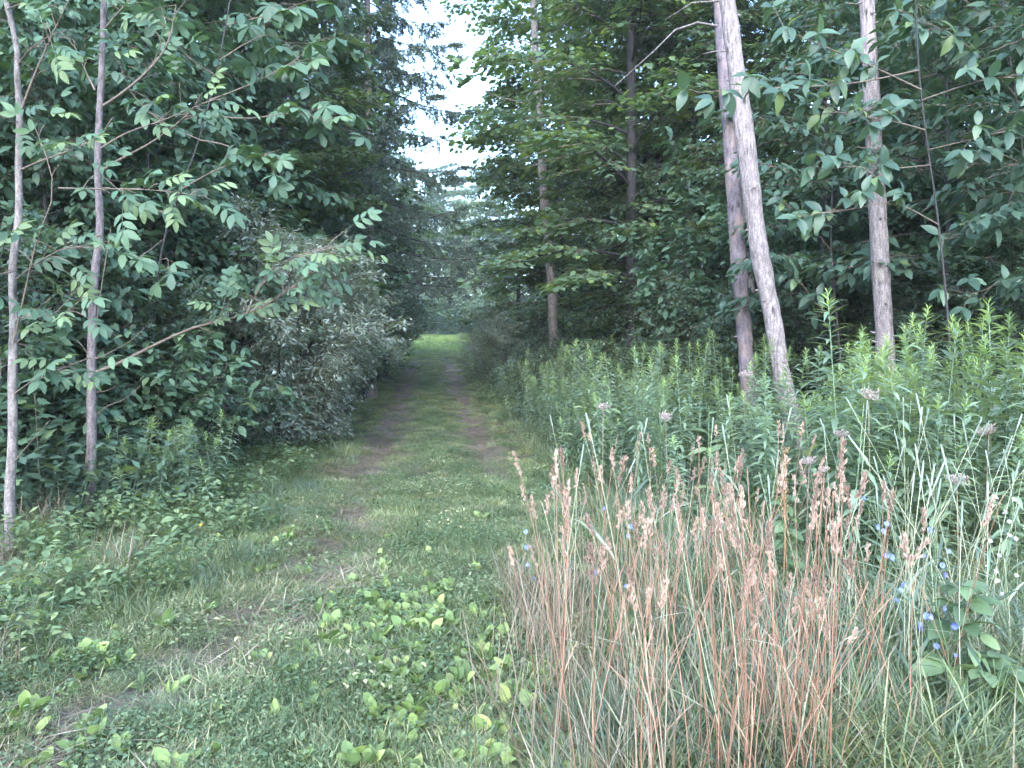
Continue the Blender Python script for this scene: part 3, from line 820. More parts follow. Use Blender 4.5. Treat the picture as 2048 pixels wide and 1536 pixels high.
def sapling(name, label, cat, d, trunk, r0, r1, branches, mat, key, size, seed, whorl=1, lean=.25):
    """branches: (columns with optional depth change, radius, number of shoots, first position, shoot length)"""
    r = np.random.default_rng(seed)
    tp = trunk_line(d, trunk); base = tp[0].copy()
    t = thing(name, label, cat, base)
    tp = resample(tp, 26) - base
    b = MB(); b.tube(np.vstack([tp[0] - [0, 0, .2], tp]), np.r_[r0 * 1.2, np.linspace(r0, r1, 26)], 12, rough=.05)
    link("trunk", b.mesh("trunk", mat), t)
    count = 0
    for cols, br, n, s0, sl in branches:
        pts = [pix(c[0], c[1], d + (c[2] if len(c) > 2 else 0)) for c in cols]
        bp = resample(pts, 12) - base
        q = MB(); q.tube(bp, np.linspace(br, max(.002, br * .3), 12), 6, rough=.06)
        tips = []
        for j in range(n):
            ss = s0 + (1 - s0) * (j + r.uniform(.2, .9)) / n if j < n - 1 else 1.0
            i = min(10, int(ss * 11)); f = ss * 11 - i
            o = bp[i] * (1 - f) + bp[i + 1] * f
            tg = unit(bp[min(11, i + 1)] - bp[max(0, i - 1)])
            dv = unit(tg * r.uniform(.3, 1) + np.array([r.normal(0, .7), r.normal(0, .6), r.normal(.1, .35)]))
            e = o + dv * sl * r.uniform(.5, 1.2)
            q.tube(np.array([o, (o + e) / 2 + [0, 0, .01], e]), [max(.0034, br * .4), .0032, .0026], 4)
            tips.append((e, dv))
        bo = link("branch", q.mesh("branch", M["twig"] if br < .02 else mat), t)
        for e, dv in tips:
            a0 = r.uniform(0, 6.28)
            for w in range(whorl):
                a = a0 + w * 2.4
                if whorl == 1:
                    dd = dv + np.array([0, -.25, -.15])
                else:
                    sd = unit(np.cross(dv, UP)); up2 = np.cross(sd, dv)
                    dd = dv * .45 + (sd * math.cos(a) + up2 * math.sin(a)) * .9 - UP * .35
                nn = np.array([r.normal(0, .35), r.normal(-.75, .35), .9])
                F = frames(np.array([dd]), np.array([nn]))[0]
                if count < 295:
                    link("leaf", LEAF[key][int(r.integers(len(LEAF[key])))], t, e, quat(F), float(size * r.uniform(.7, 1.15)))
                    count += 1
    return t


A_ = [(22, 1120), (18, 1000), (27, 880), (24, 760), (30, 640), (22, 540), (40, 430), (36, 330), (41, 230), (33, 150), (36, 90), (10, 0), (0, -80)]
sapling("ash_sapling", "thin pale-barked sapling at the picture's edge with light green compound leaves", "sapling", 5.8, A_, .036, .018,
        [([(38, 235), (60, 170, -.1), (95, 90, -.2), (135, 5, -.3)], .010, 11, .3, .16),
         ([(40, 340), (90, 318, -.1), (150, 298, -.2), (205, 270, -.3)], .008, 7, .45, .14),
         ([(24, 700), (55, 560, -.2), (75, 470, -.3), (118, 376, -.4), (60, 230, -.3)], .008, 5, .7, .12),
         ([(118, 376, -.4), (200, 378, -.5), (300, 378, -.55), (400, 392, -.6)], .006, 16, .15, .12),
         ([(36, 130), (60, 95, -.2), (110, 65, -.3), (150, 60, -.35)], .006, 10, .2, .15),
         ([(10, 20), (60, 0, -.2), (140, -10, -.3)], .006, 7, .3, .15),
         ([(30, 560), (80, 520, -.3), (140, 490, -.4), (210, 500, -.45)], .006, 14, .15, .16),
         ([(28, 640), (70, 630, -.2), (120, 640, -.3), (160, 600, -.35)], .005, 10, .3, .13),
         ([(25, 790), (80, 750, -.2), (130, 735, -.3), (180, 715, -.35)], .005, 11, .3, .14),
         ([(37, 245), (20, 235, -.2), (0, 225, -.3)], .004, 6, .2, .12),
         ([(30, 540), (10, 550, -.2), (-40, 545, -.3)], .004, 7, .2, .14),
         ([(28, 690), (60, 660, -.1), (120, 620, -.15), (160, 570, -.2)], .004, 0, .2, .1),
         ([(24, 930), (60, 885, -.1), (100, 840, -.2)], .004, 0, .2, .1)], M["bark_g"], "ash", .27, 41)
B_ = [(180, 1052), (184, 900), (183, 760), (184, 650), (189, 540), (203, 465), (196, 380), (195, 300), (202, 180), (208, 0), (210, -120)]
sapling("ash_sapling", "brown-barked sapling with one long limb stretching towards the silvery shrub", "sapling", 6.8, B_, .042, .022,
        [([(190, 745), (225, 733), (290, 700, -.1), (345, 672, -.2), (408, 647, -.3), (492, 633, -.4), (595, 572, -.5), (640, 520, -.5)], .015, 30, .45, .2),
         ([(492, 633, -.4), (520, 570, -.5), (560, 520, -.6), (670, 495, -.7)], .007, 17, .2, .2),
         ([(197, 345), (240, 318), (300, 288, -.1), (345, 255, -.2), (385, 220, -.3)], .012, 6, .75, .2),
         ([(200, 215), (240, 190), (300, 140), (340, 85), (352, 10)], .012, 12, .3, .24),
         ([(190, 180), (170, 140), (150, 95), (147, 80)], .009, 5, .4, .2),
         ([(196, 300), (250, 265), (330, 240, -.1), (420, 200, -.2)], .008, 10, .4, .22),
         ([(190, 785), (215, 782), (235, 770)], .003, 0, .5, .1),
         ([(188, 835), (215, 810), (250, 800), (280, 772)], .004, 0, .5, .1),
         ([(192, 718), (230, 700), (265, 680), (288, 658)], .004, 0, .5, .1),
         ([(163, 1045), (175, 880), (187, 740), (195, 620), (205, 560), (222, 455)], .009, 0, .5, .1),
         ([(207, 60), (240, 20, -.1), (280, -20, -.2)], .008, 6, .4, .2)], M["bark_m"], "ash", .27, 42)
sapling("whorl_sapling", "sapling bearing big whorled leaves beside the silvery shrub", "sapling", 8.6, [(290, 975), (300, 760), (310, 600), (325, 480), (360, 380), (400, 280), (440, 120), (470, -60)], .012, .008,
        [([(325, 480), (300, 500, -.3), (270, 520, -.5), (250, 530, -.6)], .006, 3, .4, .15),
         ([(320, 520), (340, 515, -.3), (330, 560, -.5)], .006, 3, .4, .15),
         ([(360, 380), (420, 345, -.2), (480, 320, -.3), (560, 300, -.4)], .009, 6, .4, .2),
         ([(400, 280), (460, 290, -.2), (520, 330, -.3), (570, 335, -.4)], .009, 5, .45, .2),
         ([(340, 430), (260, 400, -.2), (180, 330, -.3), (140, 280, -.3)], .008, 6, .3, .25),
         ([(420, 200), (500, 170, -.2), (580, 130, -.3), (640, 80, -.3)], .009, 9, .3, .25),
         ([(430, 150), (380, 120, -.2), (330, 60, -.3)], .008, 6, .3, .25),
         ([(455, 50), (540, 30, -.2), (620, 0, -.3)], .008, 7, .3, .25),
         ([(400, 280), (330, 250, -.2), (260, 190, -.3), (240, 130, -.3)], .008, 7, .3, .25),
         ([(440, 120), (500, 80), (560, 60), (640, 190)], .007, 7, .3, .25),
         ([(415, 230), (500, 240, -.2), (600, 220, -.3), (690, 260, -.3)], .008, 8, .3, .25)], M["bark"], "whorl", .21, 43)
sapling("dogwood_sapling", "slim dark sapling whose glossy leaves hang before the upright dead trunk", "sapling", 7.6, [(1915, 1015), (1905, 760), (1893, 600), (1880, 470), (1868, 380), (1850, 260), (1835, 120), (1830, -40)], .012, .008,
        [([(1850, 260), (1780, 240, -.2), (1700, 230, -.4), (1640, 215, -.5)], .008, 10, .2, .22),
         ([(1843, 180), (1740, 130, -.3), (1640, 90, -.5), (1570, 60, -.6)], .009, 12, .25, .22),
         ([(1838, 140), (1700, 170, -.4), (1560, 175, -.8), (1470, 180, -1.), (1395, 185, -1.1)], .008, 13, .35, .18),
         ([(1860, 330), (1760, 340, -.3), (1690, 330, -.5), (1620, 350, -.6)], .007, 8, .25, .2),
         ([(1878, 450), (1790, 400, -.3), (1700, 420, -.5), (1610, 430, -.6)], .007, 7, .3, .2),
         ([(1845, 200), (1930, 170, -.3), (2010, 150, -.5), (2090, 170, -.6)], .008, 9, .25, .22),
         ([(1855, 300), (1940, 280, -.3), (2020, 260, -.5), (2090, 250, -.6)], .007, 9, .25, .22)], M["bark"], "dog", .18, 44, whorl=4)
sapling("dogwood_sapling", "leafy sapling filling the upper corner beyond the upright dead trunk", "sapling", 8.4, [(2075, 985), (2070, 700), (2060, 450), (2040, 250), (2010, 60), (2000, -80)], .018, .011,
        [([(2030, 190), (1960, 110, -.3), (1890, 60, -.5), (1820, 30, -.6)], .008, 11, .25, .22),
         ([(2050, 330), (1990, 300, -.3), (1930, 340, -.5)], .007, 7, .3, .22),
         ([(2060, 470), (2000, 440, -.3), (1940, 460, -.5), (1880, 480, -.6)], .007, 9, .25, .22),
         ([(2015, 90), (1960, 20, -.3), (1900, -20, -.4)], .007, 8, .25, .22),
         ([(2055, 400), (2100, 330, -.4), (2140, 300, -.4)], .006, 6, .2, .2),
         ([(2065, 560), (2010, 560, -.3), (1950, 590, -.5), (1900, 580, -.5)], .006, 8, .3, .2)], M["bark"], "dog", .185, 45, whorl=4)
sapling("dogwood_sapling", "low leafy sapling between the leaning and the upright dead trunks", "sapling", 10.2, [(1690, 940), (1685, 760), (1670, 600), (1660, 480), (1665, 380)], .022, .012,
        [([(1675, 640), (1630, 610, -.2), (1600, 560, -.3)], .006, 7, .2, .22),
         ([(1662, 500), (1620, 450, -.2), (1590, 420, -.3), (1560, 400, -.3)], .006, 9, .2, .22),
         ([(1665, 420), (1710, 390, -.2), (1730, 360, -.3)], .006, 7, .2, .22),
         ([(1668, 570), (1720, 540, -.2), (1740, 500, -.3)], .006, 7, .2, .22)], M["bark"], "dog", .20, 46, whorl=4)

# ------------------------------------------------------------------ goldenrod
def goldenrod(seed, h):
    r = np.random.default_rng(seed)
    k = 8; s = np.linspace(0, 1, k)
    ln = r.normal(0, .06, 2)
    pts = np.column_stack([ln[0] * s ** 2, ln[1] * s ** 2, h * s])
    sb, fb, tb = MB(), MB(), MB()
    sb.tube(np.vstack([pts[0] - [0, 0, .05], pts]), np.r_[.005, np.linspace(.0045, .0022, k)], 5)
    n = int(70 * h); u = .12 + .84 * np.linspace(0, 1, n) ** .85
    az = np.arange(n) * 2.399 + r.normal(0, .25, n)
    P = np.column_stack([np.interp(u, s, pts[:, c]) for c in range(3)])
    rise = .25 + .75 * u + r.normal(0, .18, n)
    D = np.column_stack([np.cos(az), np.sin(az), rise - .35])
    ll = .13 * np.clip(1.25 - .75 * np.abs(u - .55) * 1.5, .35, 1.1) * r.uniform(.8, 1.15, n)
    ll[u < .25] *= .6
    F = frames(D, np.column_stack([np.zeros(n), np.zeros(n), np.ones(n)])) * ll[:, None, None]
    half = r.random(n) < .55
    w = F.copy(); w[:, :, 0] *= 1.5
    fb.scatter(L_LANCE_CURL, w[half], P[half], r.uniform(.1, .7, half.sum()))
    fb.scatter(L_LANCE, w[~half], P[~half], r.uniform(.1, .7, (~half).sum()))
    m = 24; a2 = np.arange(m) * 2.399; v = np.linspace(0, 1, m)
    P2 = pts[-1] + np.column_stack([np.zeros(m), np.zeros(m), -.10 + .11 * v])
    D2 = np.column_stack([np.cos(a2), np.sin(a2), .35 + 1.6 * v])
    F2 = frames(D2, np.tile(UP, (m, 1))) * (.085 * (1 - .55 * v) * r.uniform(.8, 1.2, m))[:, None, None]
    tb.scatter(L_LANCE, F2, P2, r.uniform(.2, .8, m))
    return sb.mesh("stem", M["rod"]), fb.mesh("leaves", M["rod"]), tb.mesh("shoot_tip", M["tip"])


rods = [goldenrod(60 + i, h) for i, h in enumerate([1.0, 1.12, 1.25, 1.35, 1.45, 1.2])]
rods_small = [goldenrod(70 + i, h) for i, h in enumerate([.75, .62, .88])]


def put_rod(name, label, group, mset, x, y, s, r):
    t = thing(name, label, "goldenrod", (x, y, float(lay(x, y))), r.uniform(0, 6.28), group, s)
    t.rotation_euler = (r.normal(0, .09), r.normal(0, .09), t.rotation_euler[2])
    for nm, me in zip(("stem", "leaves", "shoot_tip"), mset):
        link(nm, me, t, kind="stuff" if nm == "leaves" else None)


r = np.random.default_rng(5)
n = 0
spots = []
while n < 285:
    y = 4.4 + 11 * r.random() ** 1.5
    xl = max(float(track_x(y)) + 1.75, 0.55 - .02 * y) + .75 * smooth(9, 5, y)
    xr = min(.72 * y + .6, 5.6)
    x = r.uniform(xl, xr)
    if y < 5.2 and x < 1.3: continue
    if any((x - a) ** 2 + (y - b) ** 2 < .11 ** 2 for a, b in spots): continue
    if wave_noise(x, y, 1.6, 21) < -.55: continue
    spots.append((x, y)); n += 1
    tall = (.90 + .40 * r.random() ** 1.7) * (1 + .13 * float(wave_noise(x, y, .9, 23))) + .10 * smooth(2.0, 3.2, x) * smooth(9, 5, y)
    put_rod("goldenrod_plant", "leafy green goldenrod stalk in the stand right of the track", "goldenrod stalks right of the track", rods[int(r.integers(6))], x, y, tall, r)
for i in range(42):
    y = r.uniform(6.6, 9.2); px = r.uniform(215, 440)
    x = (px - CX) / FPX * y
    put_rod("goldenrod_plant", "short goldenrod stalk below the shrubs left of the track", "goldenrod stalks left of the track", rods_small[int(r.integers(3))], x, y, r.uniform(.75, 1.05), r)
p_ = at(2025, 4.6)
put_rod("goldenrod_plant", "tallest goldenrod stalk, standing against the picture's right edge", None, rods[4], p_[0], p_[1], 1.17, r)
p_ = at(1815, 6.0)
put_rod("goldenrod_plant", "tall single goldenrod spire just right of the upright dead trunk", None, rods[3], p_[0], p_[1], 1.08, r)
p_ = at(1283, 6.8)
put_rod("goldenrod_plant", "tallest goldenrod stalk between the spreading maple and the leaning trunk", None, rods[4], p_[0], p_[1], 1.07, r)

# ------------------------------------------------------------------ dry orchard grass, timothy
def stalk_mesh(seed, h, mat, rad=.0026):
    r = np.random.default_rng(seed); s = np.linspace(0, 1, 8)
    lean = r.normal(0, .09, 2)
    pts = np.column_stack([lean[0] * s ** 1.8 * h, lean[1] * s ** 1.8 * h, h * s - .04])
    b = MB(); b.tube(pts, np.linspace(rad, rad * .55, 8), 4, rnd=r.uniform(.1, .9))
    for j in range(2):                           # dry leaf hanging from the stalk
        u = r.uniform(.25, .7); o = np.array([np.interp(u, s, pts[:, c]) for c in range(3)])
        a = r.uniform(0, 6.28); d = np.array([math.cos(a), math.sin(a), r.uniform(.4, 2.4)])
        tm = blade([.3, .7], [.012, .010], .1, .2)
        v, t = place_leaf(tm, d, UP, o, r.uniform(.10, .22)); b.add(v, t=t, rnd=r.uniform(.3, .9))
    return b.mesh("stalk", mat), pts[-1], unit(pts[-1] - pts[-2])


def panicle_mesh(seed):
    r = np.random.default_rng(seed); b = MB()
    sp = blade([.5], [.16], .4, .1)
    h = r.uniform(.09, .15)
    b.tube(np.array([[0, 0, 0], [0, 0, h]]), [.0015, .001], 3)
    nc = int(r.integers(5, 8))
    for c in range(nc):
        u = c / nc; a = c * 2.4
        o = np.array([math.cos(a) * .009 * (1 - u), math.sin(a) * .009 * (1 - u), h * u])
        m = 12
        D = np.column_stack([r.normal(0, .25, m), r.normal(0, .25, m), r.uniform(.6, 1.3, m)])
        P = o + r.normal(0, .0045, (m, 3))
        b.scatter(sp, frames(D, r.normal(0, 1, (m, 3))) * r.uniform(.018, .032, m)[:, None, None], P, r.uniform(0, 1, m))
    return b.mesh("seed_head", M["head"])


stalks = [stalk_mesh(100 + i, h, M["stalk"]) for i, h in enumerate([.85, .95, 1.02, 1.1, 1.16, .75, .9, 1.06])]
stalks_p = [stalk_mesh(120 + i, h, M["straw"] if i % 2 else M["timostem"], .002) for i, h in enumerate([.85, .95, 1.05, 1.12])]
heads = [panicle_mesh(130 + i) for i in range(6)]


def dry_blades(seed, nb, h):
    r = np.random.default_rng(seed); b = MB()
    tm = blade([.3, .6, .85], [.007, .007, .005], .1, .12)
    a = r.uniform(0, 6.28, nb); el = r.uniform(1.2, 4.5, nb)
    D = np.column_stack([np.cos(a), np.sin(a), el])
    P = np.column_stack([r.normal(0, .06, nb), r.normal(0, .06, nb), np.full(nb, -.02)])
    b.scatter(tm, frames(D, np.column_stack([np.cos(a), np.sin(a), np.full(nb, -.2)]) * -1) * (h * r.uniform(.5, 1.1, nb))[:, None, None], P, r.uniform(0, 1, nb))
    return b.mesh("blades", M["straw"])


dryb = [dry_blades(140 + i, 12, .45) for i in range(3)]
r = np.random.default_rng(9)
TUS = [(1125, 2.95), (1120, 3.9), (1165, 4.5), (1190, 2.6), (1215, 3.5), (1260, 4.3), (1265, 2.55), (1310, 3.0), (1320, 3.9), (1350, 4.7), (1400, 3.4), (1430, 2.55), (1430, 4.2), (1480, 3.1), (1500, 4.0),
       (1540, 2.5), (1560, 2.6), (1590, 2.75), (1605, 2.85), (1640, 2.5), (1650, 3.6), (1690, 2.9), (1710, 3.5), (1560, 4.6), (1290, 4.9), (1215, 5.0), (1450, 4.9), (1780, 3.1), (1860, 2.7), (1950, 3.0), (1350, 2.5), (1490, 2.45), (1140, 3.4), (1085, 4.2)]
for i, (px, d) in enumerate(TUS):
    p = at(px, d)
    t = thing("dry_grass_tussock", "tussock of tall reddish dry grass with pale seed heads", "dry grass", p, r.uniform(0, 6.28), "dry grass tussocks beside the track")
    dens = (15 if 1580 < px < 1660 and d < 3 else 10 if px in (1125, 1480, 1490, 1320, 1310) else 3 if px < 1100 else 6) if px < 1720 else 4
    lean_c = r.normal(0, .05, 2) + (np.array([.10, 0]) if 1500 < px < 1700 else 0)
    for j in range(int(r.integers(dens - 2, dens + 3))):
        me, tp, tg = (stalks_p[int(r.integers(4))] if r.random() < .34 else stalks[int(r.integers(8))])
        o = link("stalk", me, t, (r.normal(0, .042), r.normal(0, .042), 0), (lean_c[0] + .05 * r.standard_t(2.5), lean_c[1] + .05 * r.standard_t(2.5), r.uniform(0, 6.28)), r.uniform(.74, .98) * (1.1 if d < 3 else 1))
        if r.random() < .28: continue
        hd = link("seed_head", heads[int(r.integers(6))], o, tp - tg * .01, Vector(tg).to_track_quat('Z', 'Y'), r.uniform(.5, .95))
    link("blades", dryb[i % 3], t, (0, 0, 0), (0, 0, r.uniform(0, 6)), r.uniform(.8, 1.2), kind="stuff")


def timothy(seed, h):
    r = np.random.default_rng(seed); s = np.linspace(0, 1, 8); lean = r.normal(0, .12, 2)
    pts = np.column_stack([lean[0] * s ** 2 * h, lean[1] * s ** 2 * h, h * s])
    b = MB(); b.tube(np.vstack([pts[0] - [0, 0, .04], pts]), np.r_[.0022, np.linspace(.0022, .0014, 8)], 4)
    hb = MB(); tg = unit(pts[-1] - pts[-2]); L_ = r.uniform(.08, .14)
    hb.tube(pts[-1] + tg * np.linspace(0, L_, 7)[:, None], [.0025, .004, .0043, .0043, .0042, .0038, .0018], 7, rough=.12)
    lb = MB(); tm = blade([.2, .5, .8], [.022, .024, .015], .1, .55)
    for j in range(3):
        u = r.uniform(.15, .6); o = np.array([np.interp(u, s, pts[:, c]) for c in range(3)]); a = r.uniform(0, 6.28)
        v, t = place_leaf(tm, (math.cos(a), math.sin(a), r.uniform(.5, 1.6)), UP, o, r.uniform(.2, .32)); lb.add(v, t=t, rnd=r.uniform(.3, .9))
    return b.mesh("stem", M["timostem"]), hb.mesh("seed_head", M["timo"]), lb.mesh("leaf_blade", M["grass_b"])


timos = [timothy(150 + i, h) for i, h in enumerate([.95, 1.05, 1.15, .85, 1.0])]
r = np.random.default_rng(10)
for i in range(58):
    if i < 40:
        px, d = r.uniform(1720, 2060), r.uniform(2.9, 4.6)
    else:
        px, d = r.uniform(1110, 1720), r.uniform(3.2, 5.2)
    p = at(px, d)
    t = thing("timothy_grass", "timothy grass stalk with a pale cylindrical seed head", "grass stalk", p, r.uniform(0, 6.28), "timothy stalks among the dry grass", r.uniform(.85, 1.1))
    t.rotation_euler = (r.normal(0, .09), r.normal(-.03, .1), t.rotation_euler[2])
    for nm, me in zip(("stem", "seed_head", "leaf_blade"), timos[int(r.integers(5))]):
        link(nm, me, t)

# ------------------------------------------------------------------ chicory, umbels, dock, fleabane, bramble, milkweed
def flower_mesh(name, n, rad, mat):
    b = MB(); tm = blade([.5, .9], [.16, .16], .05, -.25)
    for i in range(n):
        a = i * 6.283 / n
        v, t = place_leaf(tm, (math.cos(a), math.sin(a), .25), UP, (0, 0, 0), rad); b.add(v, t=t, rnd=.2 + .6 * (i % 3) / 3)
    b.tube(np.array([[0, 0, -.008], [0, 0, .002]]), [.003, .003], 5)
    return b.mesh(name, mat)


chic_fl = [flower_mesh("flower", 14, .019, M["blue"]), flower_mesh("flower", 12, .016, M["blue"])]
flea_fl = flower_mesh("flower", 16, .011, M["white"])


def branching(seed, h, nb, rad=.003, spread=.35):
    r = np.random.default_rng(seed); s = np.linspace(0, 1, 8); ln = r.normal(0, .07, 2)
    pts = np.column_stack([ln[0] * s * h, ln[1] * s * h, h * s]) + np.column_stack([.012 * np.sin(s * 9), .012 * np.cos(s * 8), 0 * s])
    b = MB(); b.tube(np.vstack([pts[0] - [0, 0, .04], pts]), np.r_[rad, np.linspace(rad, rad * .5, 8)], 5)
    ends = [pts[-1]]
    for j in range(nb):
        u = r.uniform(.3, .95); o = np.array([np.interp(u, s, pts[:, c]) for c in range(3)]); a = r.uniform(0, 6.28)
        L_ = spread * h * r.uniform(.3, 1) * (1.1 - .7 * u)
        e = o + np.array([math.cos(a) * L_ * .6, math.sin(a) * L_ * .6, L_])
        b.tube(np.array([o, (o + e) / 2 + [0, 0, -.01], e]), [rad * .55, rad * .45, rad * .35], 4)
        ends.append(e); ends.append(o * .55 + e * .45)
    return b.mesh("stem", M["weed"]), ends


r = np.random.default_rng(12)
for i, (px, d, h, nf, lab) in enumerate([(1880, 3.1, .95, 9, "chicory with blue flowers beside the bramble leaves"), (1820, 3.3, .92, 8, "chicory with blue flowers between the leaning dry stalks and timothy"),
        (1935, 2.95, .62, 6, "low chicory with blue flowers near the bottom corner"), (1270, 3.7, .80, 4, "chicory with blue flowers among the reddish dry grass"),
        (1190, 4.0, .75, 3, "chicory with blue flowers at the track side of the dry grass"), (1075, 4.6, .55, 4, "small chicory in the green grass before the dry grass")]):
    p = at(px, d); t = thing("chicory_plant", lab, "flower", p, r.uniform(0, 6), "chicory plants")
    me, ends = branching(200 + i, h, 9)
    link("stem", me, t)
    for j, e in enumerate(r.permutation(len(ends))[:nf]):
        q = Vector((r.normal(0, .4), -1 + r.normal(0, .4), r.uniform(.1, .9))).to_track_quat('Z', 'Y')
        q = (Matrix.Rotation(-t.rotation_euler[2], 3, 'Z').to_quaternion()) @ q
        link("flower", chic_fl[j % 2], t, ends[e], q, r.uniform(.55, .9))


def umbel_mesh(seed, rad):
    r = np.random.default_rng(seed); b = MB(); tm = blade([.5], [.2], .3, 0)
    n = 46; a = np.arange(n) * 2.4; rr = np.sqrt((np.arange(n) + .5) / n)
    E = np.column_stack([np.cos(a) * rr * rad, np.sin(a) * rr * rad, rad * (.75 - .35 * rr ** 2) + r.normal(0, .006, n)])
    for e in E:
        b.tube(np.array([[0, 0, 0], e * .6 - [0, 0, .004], e]), [.0011, .0009, .0007], 3, cap=False)
    for k in range(3):
        b.scatter(tm, frames(r.normal(0, 1, (n, 3)) + [0, 0, .8], r.normal(0, 1, (n, 3))) * r.uniform(.008, .015, n)[:, None, None], E + r.normal(0, .004, (n, 3)), r.uniform(0, 1, n))
    return b.mesh("umbel", M["umbel"])


umb = [umbel_mesh(220 + i, .045) for i in range(3)]
UMB = [(1740, 4.5, 1.26, 1.0, "largest tan umbel seed head, before the foot of the upright dead trunk"), (1690, 4.3, 1.08, .75, "pale umbel seed head below and left of the largest one"),
       (1625, 4.0, .99, .72, "pale umbel seed head over the leaning dry stalks"), (1652, 4.1, .93, .5, "smallest umbel seed head, low beside its paler neighbour"), (1490, 7.2, 1.3, 1.1, "dull umbel seed head under the flaking dead trunk"),
       (1205, 7.0, 1.02, 1.0, "whitish umbel seed head at the track side of the goldenrod"), (1332, 6.0, 1.02, 1.0, "faint umbel seed head in the middle of the goldenrod"), (1925, 3.9, .86, .9, "pinkish umbel seed head among the timothy stalks"), (1985, 4.6, 1.02, 1.0, "brownish umbel seed head near the tall goldenrod at the edge")]
for i, (px, d, h, s, lab) in enumerate(UMB):
    p = at(px, d); t = thing("umbel_plant", lab, "seed head", p, i, "dried umbel plants")
    b = MB(); b.tube(np.array([[0, 0, -.05], [.02, 0, h * .5], [0, .01, h - .03]]), [.0035, .003, .0022], 5)
    link("stem", b.mesh("stem", M["straw"]), t)
    link("umbel", umb[i % 3], t, (0, .01, h - .03), (r.normal(0, .2), r.normal(0, .2), 0), s * 1.25)

p = at(1573, 4.2); t = thing("dock_plant", "brown dock spike with clustered seeds before the goldenrod", "plant", p)
b = MB(); b.tube(np.array([[0, 0, -.05], [.01, 0, .6], [0, 0, 1.0]]), [.005, .004, .002], 5); link("stem", b.mesh("stem", M["dock"]), t)
b = MB(); m = 420; z = r.uniform(.62, 1.02, m); a = r.uniform(0, 6.28, m)
rad = .012 + .022 * (np.sin(z * 75) * .5 + .5) * (1.1 - z * .7)
b.scatter(blade([.5], [.3], .2, 0), frames(r.normal(0, 1, (m, 3)), r.normal(0, 1, (m, 3))) * r.uniform(.008, .014, m)[:, None, None], np.column_stack([np.cos(a) * rad, np.sin(a) * rad, z]), r.uniform(0, 1, m))
link("seeds", b.mesh("seeds", M["dock"]), t, kind="stuff")

p = at(2022, 3.6); t = thing("fleabane_plant", "weed with small white daisy flowers at the right edge", "flower", p)
me, ends = branching(240, .82, 10, .0025, .3); link("stem", me, t)
for j, e in enumerate(ends[:15]):
    link("flower", flea_fl, t, e, Vector((r.normal(0, .4), -.8, .9)).to_track_quat('Z', 'Y'), r.uniform(.9, 1.3))


def leafy_plant(name, label, cat, px, d, h, n, key, size, seed, low=.25, rad=.005, mat=None, rise=.3, wide=0.0):
    r = np.random.default_rng(seed); p = at(px, d); t = thing(name, label, cat, p)
    s = np.linspace(0, 1, 6); ln = r.normal(0, .08, 2)
    pts = np.column_stack([ln[0] * s, ln[1] * s, h * s])
    b = MB(); b.tube(np.vstack([pts[0] - [0, 0, .05], pts]), np.r_[rad, np.linspace(rad, rad * .5, 6)], 5)
    link("stem", b.mesh("stem", mat or M["weed"]), t)
    for j in range(n):
        u = low + (1 - low) * (j + .5) / n; o = np.array([np.interp(u, s, pts[:, c]) for c in range(3)])
        a = j * 2.4 + r.normal(0, .3)
        if wide: o = o + np.array([math.cos(a), math.sin(a), .3]) * wide * r.uniform(.1, 1) * (1.15 - u)
        F = frames(np.array([[math.cos(a), math.sin(a), rise + r.normal(0, .25)]]), np.array([[r.normal(0, .25), r.normal(-.3, .25), 1]]))[0]
        link("leaf", LEAF[key][int(r.integers(len(LEAF[key])))], t, o, quat(F), float(size * r.uniform(.7, 1.15) * (1.15 - .4 * u)))
    return t


for i, (px, d, h, lab) in enumerate([(75, 6.5, 1.25, "young maple with jagged leaves behind the pale thin sapling"), (115, 6.9, .9, "low young maple with jagged leaves midway between the two thin saplings"), (-25, 6.2, 1.4, "young maple with jagged leaves cut off by the picture's left edge"), (250, 7.6, 1.0, "young maple with jagged leaves close beyond the brown sapling"), (310, 8.0, 1.5, "tall young maple under the whorled leaves")]):
    leafy_plant("maple_seedling", lab, "young tree", px, d, h, 42, "maple", .15, 260 + i, .15, .006, M["twig"], .1, .32)
leafy_plant("bramble", "bramble with broad three-part leaves in the bottom corner", "plant", 1965, 3.05, .62, 16, "bram", .15, 250, .2, .004, None, .35, .16)
leafy_plant("bramble", "low bramble at the bottom edge beyond the chicory", "plant", 2030, 2.9, .34, 12, "bram", .13, 251, .2, .004, None, .3, .2)
leafy_plant("bramble", "bright green bramble leaves inside the dry grass", "plant", 1590, 4.4, .72, 14, "bram", .12, 252)
WD = [(1330, 6.6, 1.22), (1420, 5.8, 1.12), (1230, 8.0, 1.2), (1520, 6.3, 1.25), (1720, 5.6, 1.1), (1880, 5.2, 1.12), (1150, 9.3, 1.1), (1460, 7.8, 1.35), (1800, 7.2, 1.4), (1950, 6.2, 1.35), (1600, 5.2, 1.0), (1110, 11.5, 1.1)]
for i, (px, d, h) in enumerate(WD):
    t = leafy_plant("broad_weed", "broader-leaved weed mixed in among the goldenrod stalks", "weed", px, d, h, 26, "weed", .17, 270 + i, .15, .005, None, .35)
    t["group"] = "broad weeds among the goldenrod"
leafy_plant("milkweed", "pale broad-leaved weed behind the goldenrod at the right edge", "plant", 1985, 5.6, 1.28, 14, "milk", .2, 253, .45, .006, None, .7)
leafy_plant("bramble", "broad-leaved weed rising above the goldenrod between the two dead trunks", "plant", 1650, 7.0, 1.38, 14, "bram", .17, 254, .5)

